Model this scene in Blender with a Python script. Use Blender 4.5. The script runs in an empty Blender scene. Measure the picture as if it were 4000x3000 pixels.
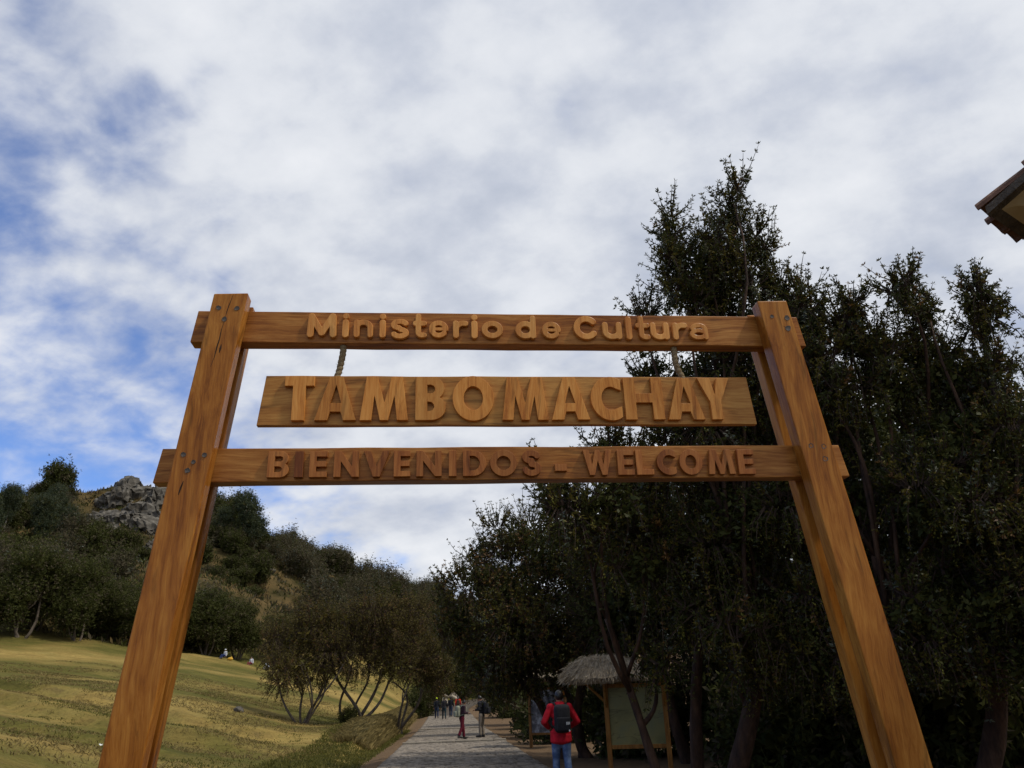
import bpy, bmesh, math, random
import numpy as np
from mathutils import Matrix, Vector

rng = np.random.default_rng(7)
random.seed(7)
scene = bpy.context.scene
C = scene.collection

# ------------------------------------------------------------------ camera
CZ = 1.5
pitch, roll = math.radians(21.759), math.radians(-2.071)
fw = Vector((0, math.cos(pitch), math.sin(pitch)))
up0 = Vector((0, -math.sin(pitch), math.cos(pitch)))
rt0 = Vector((1, 0, 0))
rt = rt0 * math.cos(roll) + up0 * math.sin(roll)
up = -rt0 * math.sin(roll) + up0 * math.cos(roll)
cam_data = bpy.data.cameras.new('camera')
cam_data.sensor_width = 36.0
cam_data.lens = 36.0 * 3110.2 / 4000.0
cam_data.clip_start = 0.05
cam_data.clip_end = 6000
cam = bpy.data.objects.new('camera', cam_data)
C.objects.link(cam)
M = Matrix((rt, up, -fw)).transposed().to_4x4()
M.translation = Vector((0, 0, CZ))
cam.matrix_world = M
scene.camera = cam

# ------------------------------------------------------------------ sky and sun
SUN_DIR = Vector((0.66, -0.17, 1.08)).normalized()
world = bpy.data.worlds.new('World')
scene.world = world
world.use_nodes = True
wn, wl = world.node_tree.nodes, world.node_tree.links
wn.clear()


def N(tree, kind, **kw):
    n = tree.nodes.new(kind)
    for k, v in kw.items():
        if k.startswith('i_'):
            key = k[2:]
            key = int(key) if key.isdigit() else key.replace('_', ' ')
            n.inputs[key].default_value = v
        else:
            setattr(n, k, v)
    return n


def ramp(tree, stops, interp='LINEAR'):
    n = tree.nodes.new('ShaderNodeValToRGB')
    cr = n.color_ramp
    cr.interpolation = interp
    while len(cr.elements) < len(stops):
        cr.elements.new(0.5)
    for e, (p, c) in zip(cr.elements, stops):
        e.position = p
        e.color = (c[0], c[1], c[2], 1) if not isinstance(c, (int, float)) else (c, c, c, 1)
    return n


def build_sky():
    t = world.node_tree
    L = t.links.new
    out = N(t, 'ShaderNodeOutputWorld')
    bg = N(t, 'ShaderNodeBackground')
    bg.inputs['Strength'].default_value = 0.10
    sky = N(t, 'ShaderNodeTexSky', sky_type='NISHITA')
    sky.sun_disc = False
    sky.sun_elevation = math.asin(SUN_DIR.z)
    sky.sun_rotation = math.atan2(SUN_DIR.x, SUN_DIR.y)
    sky.altitude = 3700
    sky.air_density = 1.0
    sky.dust_density = 0.3
    sky.ozone_density = 2.0
    tc = N(t, 'ShaderNodeTexCoord')
    sep = N(t, 'ShaderNodeSeparateXYZ')
    L(tc.outputs['Generated'], sep.inputs[0])
    # the cloud deck: a plane overhead, so cells flatten towards the horizon
    zz = N(t, 'ShaderNodeMath', operation='MAXIMUM', i_1=0.0)
    L(sep.outputs['Z'], zz.inputs[0])
    za = N(t, 'ShaderNodeMath', operation='ADD', i_1=0.40)
    L(zz.outputs[0], za.inputs[0])
    dx = N(t, 'ShaderNodeMath', operation='DIVIDE')
    dy = N(t, 'ShaderNodeMath', operation='DIVIDE')
    L(sep.outputs['X'], dx.inputs[0]); L(za.outputs[0], dx.inputs[1])
    L(sep.outputs['Y'], dy.inputs[0]); L(za.outputs[0], dy.inputs[1])
    comb = N(t, 'ShaderNodeCombineXYZ')
    L(dx.outputs[0], comb.inputs[0]); L(dy.outputs[0], comb.inputs[1])
    rot = N(t, 'ShaderNodeMapping')
    rot.inputs['Rotation'].default_value = (0, 0, math.radians(32))
    rot.inputs['Scale'].default_value = (1.0, 1.15, 1)
    rot.inputs['Location'].default_value = SKY_LOC
    L(comb.outputs[0], rot.inputs['Vector'])
    big = N(t, 'ShaderNodeTexNoise', i_Scale=2.6, i_Detail=3.0, i_Roughness=0.5)
    mid = N(t, 'ShaderNodeTexNoise', i_Scale=10.0, i_Detail=7.0, i_Roughness=0.55, i_Distortion=0.15)
    shd = N(t, 'ShaderNodeTexNoise', i_Scale=5.0, i_Detail=7.0, i_Roughness=0.55)
    for n in (big, mid, shd):
        L(rot.outputs[0], n.inputs['Vector'])
    # cover = noise + a broad, slow thinning of the deck towards the west (left)
    a = N(t, 'ShaderNodeMath', operation='MULTIPLY', i_1=0.50)
    L(mid.outputs['Fac'], a.inputs[0])
    b = N(t, 'ShaderNodeMath', operation='MULTIPLY_ADD', i_1=0.50)
    L(big.outputs['Fac'], b.inputs[0]); L(a.outputs[0], b.inputs[2])
    g = N(t, 'ShaderNodeMapRange', i_1=-0.52, i_2=0.20, i_3=-0.18, i_4=0.17)
    g.interpolation_type = 'SMOOTHSTEP'
    lx = N(t, 'ShaderNodeMath', operation='MULTIPLY_ADD', i_1=0.55)
    L(sep.outputs['Z'], lx.inputs[0]); L(sep.outputs['X'], lx.inputs[2])
    L(lx.outputs[0], g.inputs[0])
    s = N(t, 'ShaderNodeMath', operation='ADD')
    L(b.outputs[0], s.inputs[0]); L(g.outputs[0], s.inputs[1])
    cov = N(t, 'ShaderNodeMapRange', i_1=0.25, i_2=0.62, i_3=0.05, i_4=1.0)
    cov.interpolation_type = 'SMOOTHERSTEP'
    L(s.outputs[0], cov.inputs[0])
    cc = ramp(t, [(0.25, (4.4, 4.9, 6.0)), (0.42, (5.9, 6.3, 7.2)), (0.54, (7.3, 7.6, 8.2)), (0.72, (8.5, 8.7, 9.1))])
    L(shd.outputs['Fac'], cc.inputs[0])
    sat = N(t, 'ShaderNodeMix', data_type='RGBA', blend_type='MULTIPLY')
    sat.inputs[0].default_value = 1.0
    sat.inputs[7].default_value = (1.25, 1.6, 2.1, 1)
    L(sky.outputs[0], sat.inputs[6])
    mix = N(t, 'ShaderNodeMix', data_type='RGBA')
    L(cov.outputs[0], mix.inputs[0]); L(sat.outputs[2], mix.inputs[6]); L(cc.outputs[0], mix.inputs[7])
    L(mix.outputs[2], bg.inputs['Color'])
    L(bg.outputs[0], out.inputs[0])


SKY_LOC = (0.35, 0.1, 0.0)
build_sky()

sun_data = bpy.data.lights.new('sun', 'SUN')
sun_data.energy = 2.7
sun_data.angle = math.radians(5.0)
sun_data.color = (1.0, 0.94, 0.84)
sun = bpy.data.objects.new('sun', sun_data)
sun.rotation_euler = SUN_DIR.to_track_quat('Z', 'Y').to_euler()
sun.location = (20, -20, 60)
C.objects.link(sun)

vs = scene.view_settings
vs.view_transform = 'Standard'
vs.look = 'None'
vs.exposure = 0.0
vs.gamma = 1.0
vs.use_curve_mapping = False
scene.render.engine = 'CYCLES'
scene.cycles.max_bounces = 6
scene.cycles.diffuse_bounces = 3
scene.cycles.transparent_max_bounces = 4
scene.cycles.use_denoising = True

# ------------------------------------------------------------------ layout data (metres)
TERRAIN_POINTS=[(-8.41,14.00,0.79),(-7.91,16.00,0.64),(-5.22,20.00,0.27),(-13.43,22.00,1.46),(-19.74,32.00,2.42),(-28.62,46.00,4.01),(-13.05,26.00,1.36),(-21.36,42.00,2.98),(-10.17,30.00,0.88),(-15.38,45.00,1.92),(-23.44,68.00,4.21),(-10.42,45.00,0.52),(-10.10,55.00,0.76),(-10.61,85.00,2.31),(-11.35,110.00,3.30),(-43.99,70.00,7.47),(-38.13,74.00,7.13),(-33.00,82.00,6.72),(-27.77,92.00,6.37),(-47.97,60.00,7.35),(-13.93,18.00,1.57),(-53.56,84.00,12.41),(-72.72,112.00,22.40),(-81.52,136.00,32.98),(-81.52,150.00,39.06),(-80.29,163.00,45.27),(-75.61,166.00,44.54),(-58.33,150.00,30.68),(-52.07,150.00,29.15),(-47.95,160.00,28.71),(-38.12,175.00,27.29),(-29.35,190.00,25.58),(-21.70,210.00,24.39),(-3.53,240.00,15.87),(-100.16,120.00,28.88),(-54.17,115.00,19.61),(-44.21,108.00,14.67),(-38.89,120.00,15.77),(-35.11,132.00,14.06),(-27.17,150.00,12.53),(-18.79,150.00,8.69),(-11.97,170.00,5.83),(-38.66,84.00,8.26),(-99.39,150.00,39.26),(-110.05,190.40,18.98),(-108.62,228.20,32.48),(-78.75,210.00,16.68),(-64.73,224.00,14.71),(-51.46,245.00,13.29),(-39.62,266.00,11.58),(-29.30,294.00,10.39),(-135.22,168.00,14.88),(0.00,0.00,0.00),(-5.00,-2.00,0.25),(6.00,0.00,0.00),(0.00,-30.00,0.00),(-30.00,-30.00,2.00),(30.00,-30.00,0.00),(4.00,20.00,0.05),(10.00,20.00,0.50),(22.00,20.00,2.00),(6.00,45.00,0.60),(20.00,45.00,3.50),(40.00,30.00,6.00),(2.00,80.00,2.00),(25.00,90.00,8.00),(60.00,60.00,10.00),(-6.00,12.00,0.25),(60.00,160.00,16.00),(10.00,150.00,8.00),(0.00,260.00,14.00),(80.00,300.00,20.00),(-150.00,-30.00,8.00),(-260.00,100.00,50.00),(-200.00,300.00,30.00),(60.00,-40.00,0.00)]
BLOBS_A=[(4.32,13.50,10.25,0.09,0.15,0.18),(4.27,13.50,9.87,0.24,0.25,0.31),(4.28,13.50,9.43,0.43,0.35,0.40),(4.19,13.50,9.38,0.65,0.52,0.59),(3.66,13.50,8.95,0.44,0.43,0.53),(4.76,13.50,9.46,0.27,0.30,0.38),(3.19,13.50,9.90,0.16,0.40,0.50),(3.22,13.50,9.07,0.30,0.30,0.37),(2.62,13.50,8.31,0.33,0.27,0.16),(3.28,13.50,8.26,0.52,0.42,0.44),(4.12,13.50,8.33,0.88,0.70,0.79),(4.93,13.50,8.79,0.28,0.34,0.43),(5.13,13.50,8.09,0.40,0.49,0.61),(5.34,13.50,7.51,0.31,0.34,0.43),(3.86,13.50,7.01,1.19,0.95,0.72),(2.79,13.50,7.33,0.51,0.41,0.36),(1.57,13.50,5.46,0.29,0.23,0.24),(2.32,13.50,5.22,0.77,0.61,0.53),(3.67,13.50,5.60,1.19,0.95,0.82),(0.76,13.50,4.83,0.32,0.26,0.22),(1.46,13.50,4.44,0.83,0.67,0.52),(2.60,13.50,4.00,1.17,0.94,0.74),(3.80,13.50,4.19,1.18,0.94,0.87),(2.00,13.50,3.48,0.62,0.49,0.39),(3.36,13.50,3.21,0.84,0.67,0.46),(2.69,13.50,2.71,0.26,0.21,0.26),(3.96,13.50,2.67,0.72,0.57,0.41),(4.74,13.50,3.23,0.61,0.49,0.61),(3.25,13.50,2.40,0.52,0.42,0.30),(2.24,13.50,2.08,0.33,0.27,0.25),(3.64,13.50,1.97,0.55,0.44,0.31),(4.42,13.50,2.22,0.63,0.51,0.45)]
BLOBS_B=[(5.84,12.00,7.55,0.16,0.25,0.31),(5.68,12.00,7.23,0.29,0.26,0.32),(5.29,12.00,7.12,0.25,0.26,0.32),(6.30,12.00,7.45,0.28,0.22,0.11),(5.97,12.00,6.75,0.47,0.38,0.32),(6.88,12.00,7.16,0.17,0.22,0.28),(6.80,12.00,6.63,0.38,0.30,0.36),(7.44,12.00,7.16,0.14,0.20,0.25),(7.41,12.00,6.65,0.30,0.27,0.33),(7.84,12.00,6.93,0.15,0.24,0.31),(7.96,12.00,6.30,0.36,0.29,0.35),(7.05,12.00,6.09,0.82,0.66,0.52),(5.96,12.00,6.05,0.63,0.51,0.45),(8.10,12.00,5.42,0.51,0.41,0.51),(5.47,12.00,5.29,0.66,0.53,0.62),(6.86,12.00,5.01,1.09,0.87,0.65),(7.96,12.00,4.52,0.64,0.51,0.57),(5.49,12.00,4.32,0.64,0.51,0.53),(6.17,12.00,3.86,0.84,0.67,0.56),(7.02,12.00,3.62,0.76,0.61,0.55),(7.70,12.00,3.32,0.69,0.55,0.62),(5.65,12.00,3.06,0.41,0.33,0.33),(6.38,12.00,2.96,0.48,0.38,0.34),(8.60,12.00,4.27,0.78,0.85,1.06),(4.89,12.00,7.13,0.31,0.26,0.32),(4.85,12.00,6.59,0.42,0.33,0.39),(4.93,12.00,5.93,0.52,0.42,0.45),(4.91,12.00,2.75,0.57,0.46,0.40),(5.75,12.00,2.46,0.64,0.51,0.40),(6.68,12.00,2.56,0.67,0.54,0.47),(7.43,12.00,2.34,0.67,0.53,0.53),(5.12,12.00,2.16,0.46,0.37,0.26),(4.59,12.00,1.81,0.46,0.37,0.29),(6.02,12.00,1.76,0.62,0.50,0.31),(6.94,12.00,1.79,0.62,0.50,0.39)]
BLOBS_C=[(-2.21,24.00,4.49,0.41,0.33,0.38),(-1.24,24.00,5.12,0.89,0.71,0.76),(0.03,24.00,6.11,1.05,0.84,0.84),(-0.44,24.00,4.36,1.63,1.30,1.22),(1.12,24.00,5.65,1.39,1.11,1.25),(-1.67,24.00,3.68,0.74,0.64,0.81),(0.31,24.00,2.98,1.99,1.59,1.00),(-0.89,24.00,2.64,0.86,0.69,0.66),(2.09,24.00,3.75,2.02,1.61,1.34),(-1.37,24.00,5.74,0.25,0.31,0.39)]
BLOBS_D=[(-1.15,44.00,3.46,1.81,1.45,1.33),(-2.35,44.00,4.19,1.10,0.88,1.10),(0.54,44.00,3.40,2.18,1.74,1.69),(-0.39,44.00,4.59,1.95,1.56,1.22)]
BLOBS_D2=[(-2.24,60.00,3.89,1.81,1.45,1.48),(-0.90,60.00,4.46,1.98,1.59,1.65),(0.05,60.00,3.50,1.97,1.58,1.64)]
BLOBS_E1=[(3.65,21.00,5.16,2.06,1.65,1.82),(3.01,21.00,3.43,1.88,1.50,1.18),(5.12,21.00,4.27,2.03,1.62,1.91)]
BLOBS_E2=[(7.04,20.00,7.01,2.28,1.92,2.40),(6.00,20.00,4.10,2.16,1.73,2.04),(8.26,20.00,4.02,2.16,1.72,2.04),(6.97,20.00,2.45,1.76,1.41,0.99)]
BLOBS_E3=[(10.21,19.00,7.19,2.53,2.02,2.30),(10.44,19.00,4.34,2.39,1.91,2.17),(10.79,19.00,2.76,2.11,1.68,1.37)]
BLOBS_E4=[(12.74,18.00,6.22,2.36,1.98,2.47),(12.49,18.00,3.59,2.24,1.79,2.03)]
BLOBS_L1=[(-10.91,45.00,4.90,2.13,1.70,1.75),(-12.59,45.00,4.60,1.45,1.24,1.55),(-9.70,45.00,5.83,2.14,1.72,1.26),(-11.58,45.00,3.63,1.73,1.39,1.11)]
BLOBS_L2=[(-8.50,47.00,4.58,2.47,1.98,2.21),(-8.03,47.00,6.20,2.24,1.79,1.11),(-7.18,47.00,3.55,1.81,1.45,1.29)]
BLOBS_L3=[(-6.67,52.00,4.82,1.87,1.73,2.16),(-5.65,52.00,3.69,1.20,1.37,1.71),(-7.13,52.00,6.64,1.46,1.17,1.02)]
ROW_MID=[('T',-0.795,-0.641),('A',-0.633,-0.419),('M',-0.398,-0.146),('B',-0.108,0.054),('O',0.090,0.313),('M',0.355,0.605),('A',0.623,0.831),('C',0.842,1.012),('H',1.029,1.246),('A',1.265,1.471),('Y',1.450,1.632)]
ROW_TOP=[('M',-0.699,-0.544),('i',-0.513,-0.476),('n',-0.450,-0.344),('i',-0.311,-0.274),('s',-0.249,-0.147),('t',-0.128,-0.049),('e',-0.040,0.071),('r',0.094,0.177),('i',0.195,0.232),('o',0.254,0.374),('d',0.444,0.559),('e',0.591,0.701),('C',0.769,0.911),('u',0.938,1.050),('l',1.073,1.110),('t',1.128,1.214),('u',1.216,1.325),('r',1.345,1.431),('a',1.443,1.556)]
ROW_BOT=[('B',-0.851,-0.744),('I',-0.716,-0.672),('E',-0.642,-0.553),('N',-0.519,-0.392),('V',-0.370,-0.235),('E',-0.215,-0.130),('N',-0.099,0.031),('I',0.068,0.107),('D',0.142,0.263),('O',0.283,0.424),('S',0.453,0.548),('-',0.623,0.687),('W',0.776,0.932),('E',0.959,1.049),('L',1.060,1.153),('C',1.173,1.276),('O',1.296,1.422),('M',1.452,1.599),('E',1.618,1.709)]
ROCKS=[(-78.94,161.02,43.45,3.43),(-73.64,158.70,42.21,3.37),(-78.94,154.60,40.03,2.51),(-78.05,147.77,36.38,2.02),(-71.24,143.75,34.24,2.31),(-67.73,144.68,34.73,2.51),(-75.70,141.66,33.12,1.57),(-69.95,136.19,30.19,1.51),(-63.42,134.36,29.21,1.48),(-62.35,137.75,31.03,1.87),(-80.06,158.85,42.29,1.99),(-81.04,153.94,39.67,1.53),(-72.85,150.87,38.04,2.63),(-73.50,144.00,34.37,1.78),(-67.92,150.28,37.72,2.43)]

# ------------------------------------------------------------------ helpers

def new_mat(name, rough=0.6, spec=0.3):
    m = bpy.data.materials.new(name)
    m.use_nodes = True
    b = m.node_tree.nodes['Principled BSDF']
    b.inputs['Roughness'].default_value = rough
    b.inputs['Specular IOR Level'].default_value = spec
    return m, m.node_tree, b


def noise_mat(name, cols, scale=6.0, detail=6.0, rough=0.7, spec=0.25, bump=0.0, bscale=None, stretch=(1, 1, 1), pos=(0.3, 0.7), obj_var=0.0):
    """procedural colour from a noise ramp, optional bump and per-object brightness shift"""
    m, t, b = new_mat(name, rough, spec)
    L = t.links.new
    tc = N(t, 'ShaderNodeTexCoord')
    mp = N(t, 'ShaderNodeMapping')
    mp.inputs['Scale'].default_value = stretch
    L(tc.outputs['Object'], mp.inputs['Vector'])
    n = N(t, 'ShaderNodeTexNoise', i_Scale=scale, i_Detail=detail, i_Roughness=0.6)
    L(mp.outputs[0], n.inputs['Vector'])
    st = [(pos[0] + (pos[1] - pos[0]) * i / max(1, len(cols) - 1), c) for i, c in enumerate(cols)]
    r = ramp(t, st)
    L(n.outputs['Fac'], r.inputs[0])
    colour = r.outputs[0]
    if obj_var:
        oi = N(t, 'ShaderNodeObjectInfo')
        mr = N(t, 'ShaderNodeMapRange', i_1=0.0, i_2=1.0, i_3=1 - obj_var, i_4=1 + obj_var)
        L(oi.outputs['Random'], mr.inputs[0])
        hs = N(t, 'ShaderNodeHueSaturation')
        L(mr.outputs[0], hs.inputs['Value'])
        L(colour, hs.inputs['Color'])
        colour = hs.outputs[0]
    L(colour, b.inputs['Base Color'])
    if bump:
        n2 = N(t, 'ShaderNodeTexNoise', i_Scale=bscale or scale * 3, i_Detail=5.0)
        L(mp.outputs[0], n2.inputs['Vector'])
        bp = N(t, 'ShaderNodeBump', i_Strength=bump, i_Distance=0.03)
        L(n2.outputs['Fac'], bp.inputs['Height'])
        L(bp.outputs[0], b.inputs['Normal'])
    return m


def tag(o, label=None, cat=None, group=None, kind=None):
    if label: o['label'] = label
    if cat: o['category'] = cat
    if group: o['group'] = group
    if kind: o['kind'] = kind
    return o


def empty(name, loc=(0, 0, 0), rz=0.0):
    o = bpy.data.objects.new(name, None)
    o.location = loc
    o.rotation_euler = (0, 0, rz)
    o.empty_display_size = 0.2
    C.objects.link(o)
    return o


def link(name, me, parent=None, mats=()):
    for m in mats:
        me.materials.append(m)
    o = bpy.data.objects.new(name, me)
    C.objects.link(o)
    if parent is not None:
        o.parent = parent
    return o


def np_mesh(name, V, Fq, smooth=False, midx=None):
    """mesh from numpy: V (n,3), Fq (m,k) with one k"""
    V = np.ascontiguousarray(V, dtype=np.float32)
    Fq = np.ascontiguousarray(Fq, dtype=np.int32)
    me = bpy.data.meshes.new(name)
    m, k = Fq.shape
    me.vertices.add(len(V))
    me.vertices.foreach_set('co', V.ravel())
    me.loops.add(m * k)
    me.loops.foreach_set('vertex_index', Fq.ravel())
    me.polygons.add(m)
    me.polygons.foreach_set('loop_start', np.arange(0, m * k, k, dtype=np.int32))
    if smooth:
        me.polygons.foreach_set('use_smooth', np.ones(m, dtype=bool))
    if midx is not None:
        me.polygons.foreach_set('material_index', np.ascontiguousarray(midx, dtype=np.int32))
    me.update(calc_edges=True)
    return me


class MB:
    """collects polygons of several small shapes into one mesh"""
    def __init__(s):
        s.v, s.f, s.m = [], [], []

    def add(s, V, F, mi=0):
        o = len(s.v)
        s.v.extend([tuple(p) for p in V])
        s.f.extend([tuple(i + o for i in f) for f in F])
        s.m.extend([mi] * len(F))

    def box(s, c, d, mi=0, rot=None):
        x, y, z = d[0] / 2, d[1] / 2, d[2] / 2
        P = [Vector((i, j, k)) for i in (-x, x) for j in (-y, y) for k in (-z, z)]
        if rot is not None:
            P = [rot @ p for p in P]
        P = [p + Vector(c) for p in P]
        s.add(P, [(0, 1, 3, 2), (4, 6, 7, 5), (0, 4, 5, 1), (2, 3, 7, 6), (0, 2, 6, 4), (1, 5, 7, 3)], mi)

    def prism(s, quad_a, quad_b, mi=0):
        """hexahedron between two quads given in the same order"""
        s.add(list(quad_a) + list(quad_b), [(3, 2, 1, 0), (4, 5, 6, 7), (0, 1, 5, 4), (1, 2, 6, 5), (2, 3, 7, 6), (3, 0, 4, 7)], mi)

    def tube(s, pts, rad, sides=8, mi=0, cap=True, wob=0.0):
        pts = [Vector(p) for p in pts]
        n = len(pts)
        V = []
        a = None
        for i, p in enumerate(pts):
            d = (pts[min(i + 1, n - 1)] - pts[max(i - 1, 0)]).normalized()
            if a is None:
                a = d.orthogonal().normalized()
            a = (a - d * a.dot(d)).normalized()
            b = d.cross(a)
            for k in range(sides):
                an = 2 * math.pi * k / sides
                r = rad[i] * (1 + wob * random.uniform(-1, 1))
                V.append(p + a * (math.cos(an) * r) + b * (math.sin(an) * r))
        F = []
        for i in range(n - 1):
            for k in range(sides):
                k2 = (k + 1) % sides
                F.append((i * sides + k, i * sides + k2, (i + 1) * sides + k2, (i + 1) * sides + k))
        if cap:
            F.append(tuple(range(sides - 1, -1, -1)))
            F.append(tuple((n - 1) * sides + k for k in range(sides)))
        s.add(V, F, mi)

    def ball(s, c, r, mi=0, seg=10, rings=7, rot=None):
        if isinstance(r, (int, float)):
            r = (r, r, r)
        V, F = [], []
        for i in range(rings + 1):
            th = math.pi * i / rings
            for k in range(seg):
                ph = 2 * math.pi * k / seg
                p = Vector((r[0] * math.sin(th) * math.cos(ph), r[1] * math.sin(th) * math.sin(ph), r[2] * math.cos(th)))
                if rot is not None:
                    p = rot @ p
                V.append(p + Vector(c))
        for i in range(rings):
            for k in range(seg):
                k2 = (k + 1) % seg
                F.append((i * seg + k, (i + 1) * seg + k, (i + 1) * seg + k2, i * seg + k2))
        s.add(V, F, mi)

    def mesh(s, name, smooth=False, merge=0.0, bevel=0.0, seg=2):
        me = bpy.data.meshes.new(name)
        me.from_pydata([tuple(p) for p in s.v], [], s.f)
        me.polygons.foreach_set('material_index', s.m)
        if bevel or merge:
            bm = bmesh.new()
            bm.from_mesh(me)
            if merge:
                bmesh.ops.remove_doubles(bm, verts=bm.verts, dist=merge)
            if bevel:
                bmesh.ops.bevel(bm, geom=bm.edges[:] + bm.verts[:], offset=bevel, segments=seg, affect='EDGES', profile=0.6)
            bm.to_mesh(me)
            bm.free()
        if smooth:
            me.polygons.foreach_set('use_smooth', [True] * len(me.polygons))
        me.update()
        return me

    def build(s, name, mats, parent=None, **kw):
        if not isinstance(mats, (list, tuple)):
            mats = [mats]
        return link(name, s.mesh(name, **kw), parent, mats)


def evaluated(me, mods):
    """apply modifiers to a mesh through a temporary object"""
    o = bpy.data.objects.new('temporary', me)
    C.objects.link(o)
    for kind, kw in mods:
        md = o.modifiers.new(kind, kind)
        for k, v in kw.items():
            setattr(md, k, v)
    dg = bpy.context.evaluated_depsgraph_get()
    res = bpy.data.meshes.new_from_object(o.evaluated_get(dg))
    bpy.data.objects.remove(o)
    return res


# value noise for terrain and shapes
_perm = rng.permutation(512)
_val = rng.random(512)


def vnoise(x, y, seed=0):
    x = np.asarray(x, float); y = np.asarray(y, float)
    xi = np.floor(x).astype(int); yi = np.floor(y).astype(int)
    fx = x - xi; fy = y - yi
    fx = fx * fx * (3 - 2 * fx); fy = fy * fy * (3 - 2 * fy)
    def h(a, b):
        return _val[(_perm[(_perm[(a + seed * 37) & 511] + b) & 511])]
    v00, v10, v01, v11 = h(xi, yi), h(xi + 1, yi), h(xi, yi + 1), h(xi + 1, yi + 1)
    return (v00 * (1 - fx) + v10 * fx) * (1 - fy) + (v01 * (1 - fx) + v11 * fx) * fy


def fbm(x, y, seed=0, oct=4):
    s, a, tot = 0.0, 1.0, 0.0
    for i in range(oct):
        s = s + a * vnoise(x * 2 ** i + 13.7 * i, y * 2 ** i - 7.1 * i, seed + i)
        tot += a
        a *= 0.5
    return s / tot


def sstep(a, b, x):
    t = np.clip((x - a) / (b - a), 0, 1)
    return t * t * (3 - 2 * t)


# ------------------------------------------------------------------ terrain
TP = np.array(TERRAIN_POINTS)
_S = 50.0


def _phi(r2):
    return np.where(r2 > 1e-12, 0.5 * r2 * np.log(np.maximum(r2, 1e-12)), 0.0)


def _fit():
    P = TP[:, :2] / _S
    n = len(P)
    d2 = ((P[:, None, :] - P[None, :, :]) ** 2).sum(-1)
    A = np.zeros((n + 3, n + 3))
    A[:n, :n] = _phi(d2) + np.eye(n) * 0.004
    A[:n, n] = 1; A[:n, n + 1:] = P
    A[n, :n] = 1; A[n + 1:, :n] = P.T
    b = np.zeros(n + 3); b[:n] = TP[:, 2]
    return np.linalg.solve(A, b)


_W = _fit()


def tps(x, y):
    x = np.asarray(x, float); y = np.asarray(y, float)
    sh = x.shape
    Q = np.stack([x.ravel(), y.ravel()], 1) / _S
    P = TP[:, :2] / _S
    out = np.zeros(len(Q))
    for i in range(0, len(Q), 20000):
        q = Q[i:i + 20000]
        d2 = ((q[:, None, :] - P[None, :, :]) ** 2).sum(-1)
        out[i:i + 20000] = _phi(d2) @ _W[:len(P)] + _W[len(P)] + q @ _W[len(P) + 1:]
    return out.reshape(sh)


def path_x(y):
    y = np.asarray(y, float)
    return -0.08 - 0.0885 * (y - 4) + 0.0040 * np.maximum(y - 95, 0) ** 2


def path_z(y):
    y = np.asarray(y, float)
    return 0.012 * np.maximum(y - 58, 0) + 0.00022 * np.maximum(y - 58, 0) ** 2


PATH_HALF = 2.1


def ground_z(x, y):
    x = np.asarray(x, float); y = np.asarray(y, float)
    base = tps(x, y)
    far = sstep(230, 420, np.hypot(x, y))
    base = base * (1 - far) + far * 4.0
    # unevenness, more on the hill
    hill = sstep(75, 110, y) * sstep(-8, -25, x)
    base = base + (fbm(x / 9, y / 9, 3) - 0.5) * (0.5 + 5.0 * hill) * sstep(3, 12, np.abs(x - path_x(y)))
    base = base + (fbm(x / 2.2, y / 2.2, 9) - 0.5) * (0.22 + 1.4 * hill)
    # small eroded scarps in the meadow
    for (q0, h, a, sd) in ((24.0, 0.26, 0.42, 21), (28.5, 0.42, 0.42, 22), (36.0, 0.45, 0.30, 23)):
        q = y + a * (x + 12) + 5.0 * (fbm(x / 7, y / 14, sd) - 0.5) + 1.2 * (fbm(x / 1.4, y / 1.4, sd + 5) - 0.5)
        on = sstep(-7, -10, x) * sstep(q0 + 22, q0 + 10, y)
        base = base - on * h * (1 - sstep(q0 - 0.35, q0 + 0.35, q)) * sstep(q0 - 7, q0 - 1, q)
    # corridor of the path: flat bed, ditch and bank to its left, dirt shoulder to its right
    d = x - path_x(y)
    pz = path_z(y)
    left = -d - PATH_HALF
    bank_on = sstep(29, 43, y)
    bank = 0.15 + 0.75 * bank_on * sstep(170, 90, y)
    lumpy = 0.45 * (fbm(x / 1.1, y / 1.3, 31) - 0.5)
    prof_l = pz - 0.12 * sstep(0.1, 0.9, left) + bank * sstep(1.2 + lumpy, 2.1 + lumpy, left)
    w_l = sstep(7.0, 2.4, left)
    right = d - PATH_HALF
    prof_r = pz - 0.04 * sstep(0.0, 0.5, right)
    w_r = sstep(9.0, 2.5, right)
    z = np.where(d < 0, base * (1 - w_l) + prof_l * w_l, base * (1 - w_r) + prof_r * w_r)
    return np.where(np.abs(d) < PATH_HALF + 0.05, pz - 0.05, z)


def gz(x, y):
    return float(ground_z(np.array([x]), np.array([y]))[0])


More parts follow.
